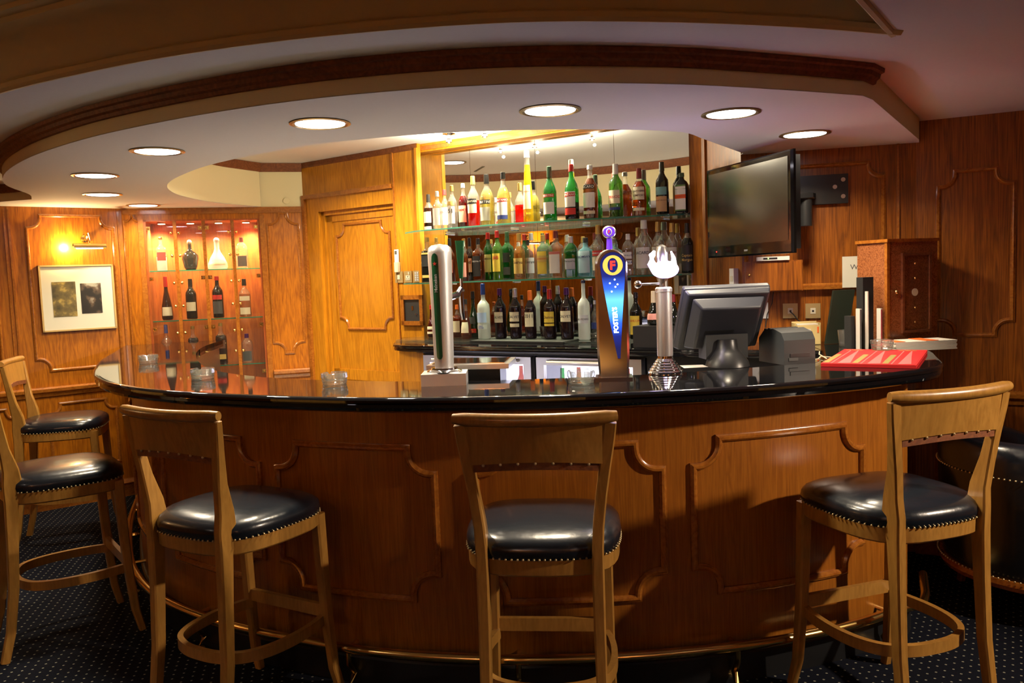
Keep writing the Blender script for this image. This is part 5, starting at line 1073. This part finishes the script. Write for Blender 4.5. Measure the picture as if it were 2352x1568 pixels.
t=thing('call_unit','white plastic wall unit on the narrow return beside the shelves','wall unit',WR(WR.L-.055,1.43,.001),WR.rz()); MB().box((-.02,-.03,0),(.02,0,.09)).build('case','white',t); MB().box((-.012,-.0312,.02),(.012,-.03,.05)).build('panel','ivory',t,smooth=0)
def plate(Fr,u,z,w,h,mat,label,kind,name='socket_plate',cat='socket'):
    t=thing(name,label,cat,Fr(u,z,.001),Fr.rz()); MB().box((-w/2,-.007,-h/2),(w/2,0,h/2)).build('plate',mat,t,smooth=0)
    if kind=='switch': MB().box((-.012,-.011,-.016),(.012,-.007,.016)).build('rocker','ivory',t,smooth=0)
    if kind=='rj': MB().box((-.013,-.009,-.015),(.013,-.007,.015)).build('module','ivory',t,smooth=0); MB().box((-.005,-.0095,-.006),(.005,-.0088,.004)).build('jack','black',t,smooth=0)
    if kind=='uk': MB().box((-.02,-.009,-.024),(.02,-.007,.01)).build('insert','ivory',t,smooth=0); MB().box((-.003,-.0096,-.004),(.003,-.0088,.006)).box((-.013,-.0096,-.017),(-.005,-.0088,-.013)).box((.005,-.0096,-.017),(.013,-.0088,-.013)).build('slots','black',t,smooth=0); MB().box((.006,-.011,.015),(.017,-.007,.033)).build('rocker','ivory',t,smooth=0)
    if kind=='dial': MB().lathe([(.014,0),(.013,.012)],16).build('knob','ivory',t,(0,-.007,0),(PI/2,0,0))
    if kind=='grid':
        g=MB()
        for i in range(2):
            for j in range(4): g.box((-.017+i*.02,-.009,-.03+j*.016),(-.003+i*.02,-.007,-.018+j*.016))
        g.build('buttons','p_silver',t,smooth=0)
    return t
plate(WA,ua(1.485),1.285,.075,.078,'platebrass','square brass data socket with a black lead plugged in','rj')
plate(WA,ua(1.595),1.282,.075,.078,'platebrass','square brass data socket right of the one with the lead','rj')
plate(WA,ua(1.335),1.29,.085,.085,'white','square white dimmer plate behind the till','dial','dimmer_switch','switch')
o=MB().tube([WA(ua(1.485),1.28,.012),WA(ua(1.50),1.265,.03),WA(ua(1.52),1.235,.03),WA(ua(1.545),1.22,.02)],.003,6).build('lead','rubber'); tag(o,'short black lead plugged into the left brass socket','cable')
o=MB().tube([WA(ua(1.40),1.39,.05),WA(ua(1.395),1.33,.02),WA(ua(1.37),1.27,.012),WA(ua(1.36),1.2,.02)],.0025,6).build('lead','rubber'); tag(o,'thin black lead hanging from the small wall cabinet past the dimmer','cable')
o=WA; t=thing('wine_card','cream card lettered Wine on the right wall, partly behind the burl cabinet','sign',WA(ua(1.815),1.475,.001),WA.rz())
c=MB().box((-.085,-.034,-.075),(.085,-.032,.085)).build('card','mount',t,smooth=0); text_mb('Wine',.09,.026,lambda u,v:(u-.005,-.0346,.03+v),.0).build('lettering','p_dkgrey',c,smooth=0)
plate(WD,ud(-.778),1.545,.075,.08,'platebrass','square brass light switch, leftmost plate right of the door','switch','light_switch','switch')
plate(WD,ud(-.708),1.545,.075,.08,'platebrass','square brass power socket, middle plate right of the door','uk')
plate(WD,ud(-.640),1.545,.07,.08,'platebrass','small keypad plate beside the brass power socket','grid','keypad_plate','keypad')
t=thing('remote_control','white remote control in a wall holder right of the door','remote control',WD(ud(-.785),1.65,.001),WD.rz())
MB().box((-.018,-.022,-.07),(.018,0,0.0)).build('holder','ivory',t); b=MB().box((-.015,-.018,.0),(.015,-.004,.09)).build('handset','white',t); MB().box((-.010,-.0188,.055),(.010,-.018,.08)).build('display','p_dkgrey',b,smooth=0)
t=thing('wall_safe','small black key safe in an oak frame above the back counter','safe',WD(ud(-.682),1.31,.001),WD.rz())
f=MB(); W3,H3=.105,.105
for a,c_ in (((-W3,-.02,-H3),(-W3+.03,0,H3)),((W3-.03,-.02,-H3),(W3,0,H3)),((-W3,-.02,-H3),(W3,0,-H3+.03)),((-W3,-.02,H3-.03),(W3,0,H3))): f.box(a,c_)
f.build('oak_frame','wood_mould',t,smooth=0); b=MB().box((-.075,-.008,-.075),(.075,0,.075)).build('safe_door','dkgrey',t,smooth=0)
MB().box((-.008,-.011,-.0),(.008,-.008,.03)).lathe([(.007,0),(.007,.006)],10,(.035,-.012,-.03)).build('latch','chrome',b)
t=thing('wall_disc','small round cream sensor cover high on the cream wall','sensor',WC(uc(-1.70),2.165,.001),WC.rz()); MB().lathe([(.025,0),(.024,.008),(.012,.01)],20).build('cover','cream',t,rot=(PI/2,0,0))
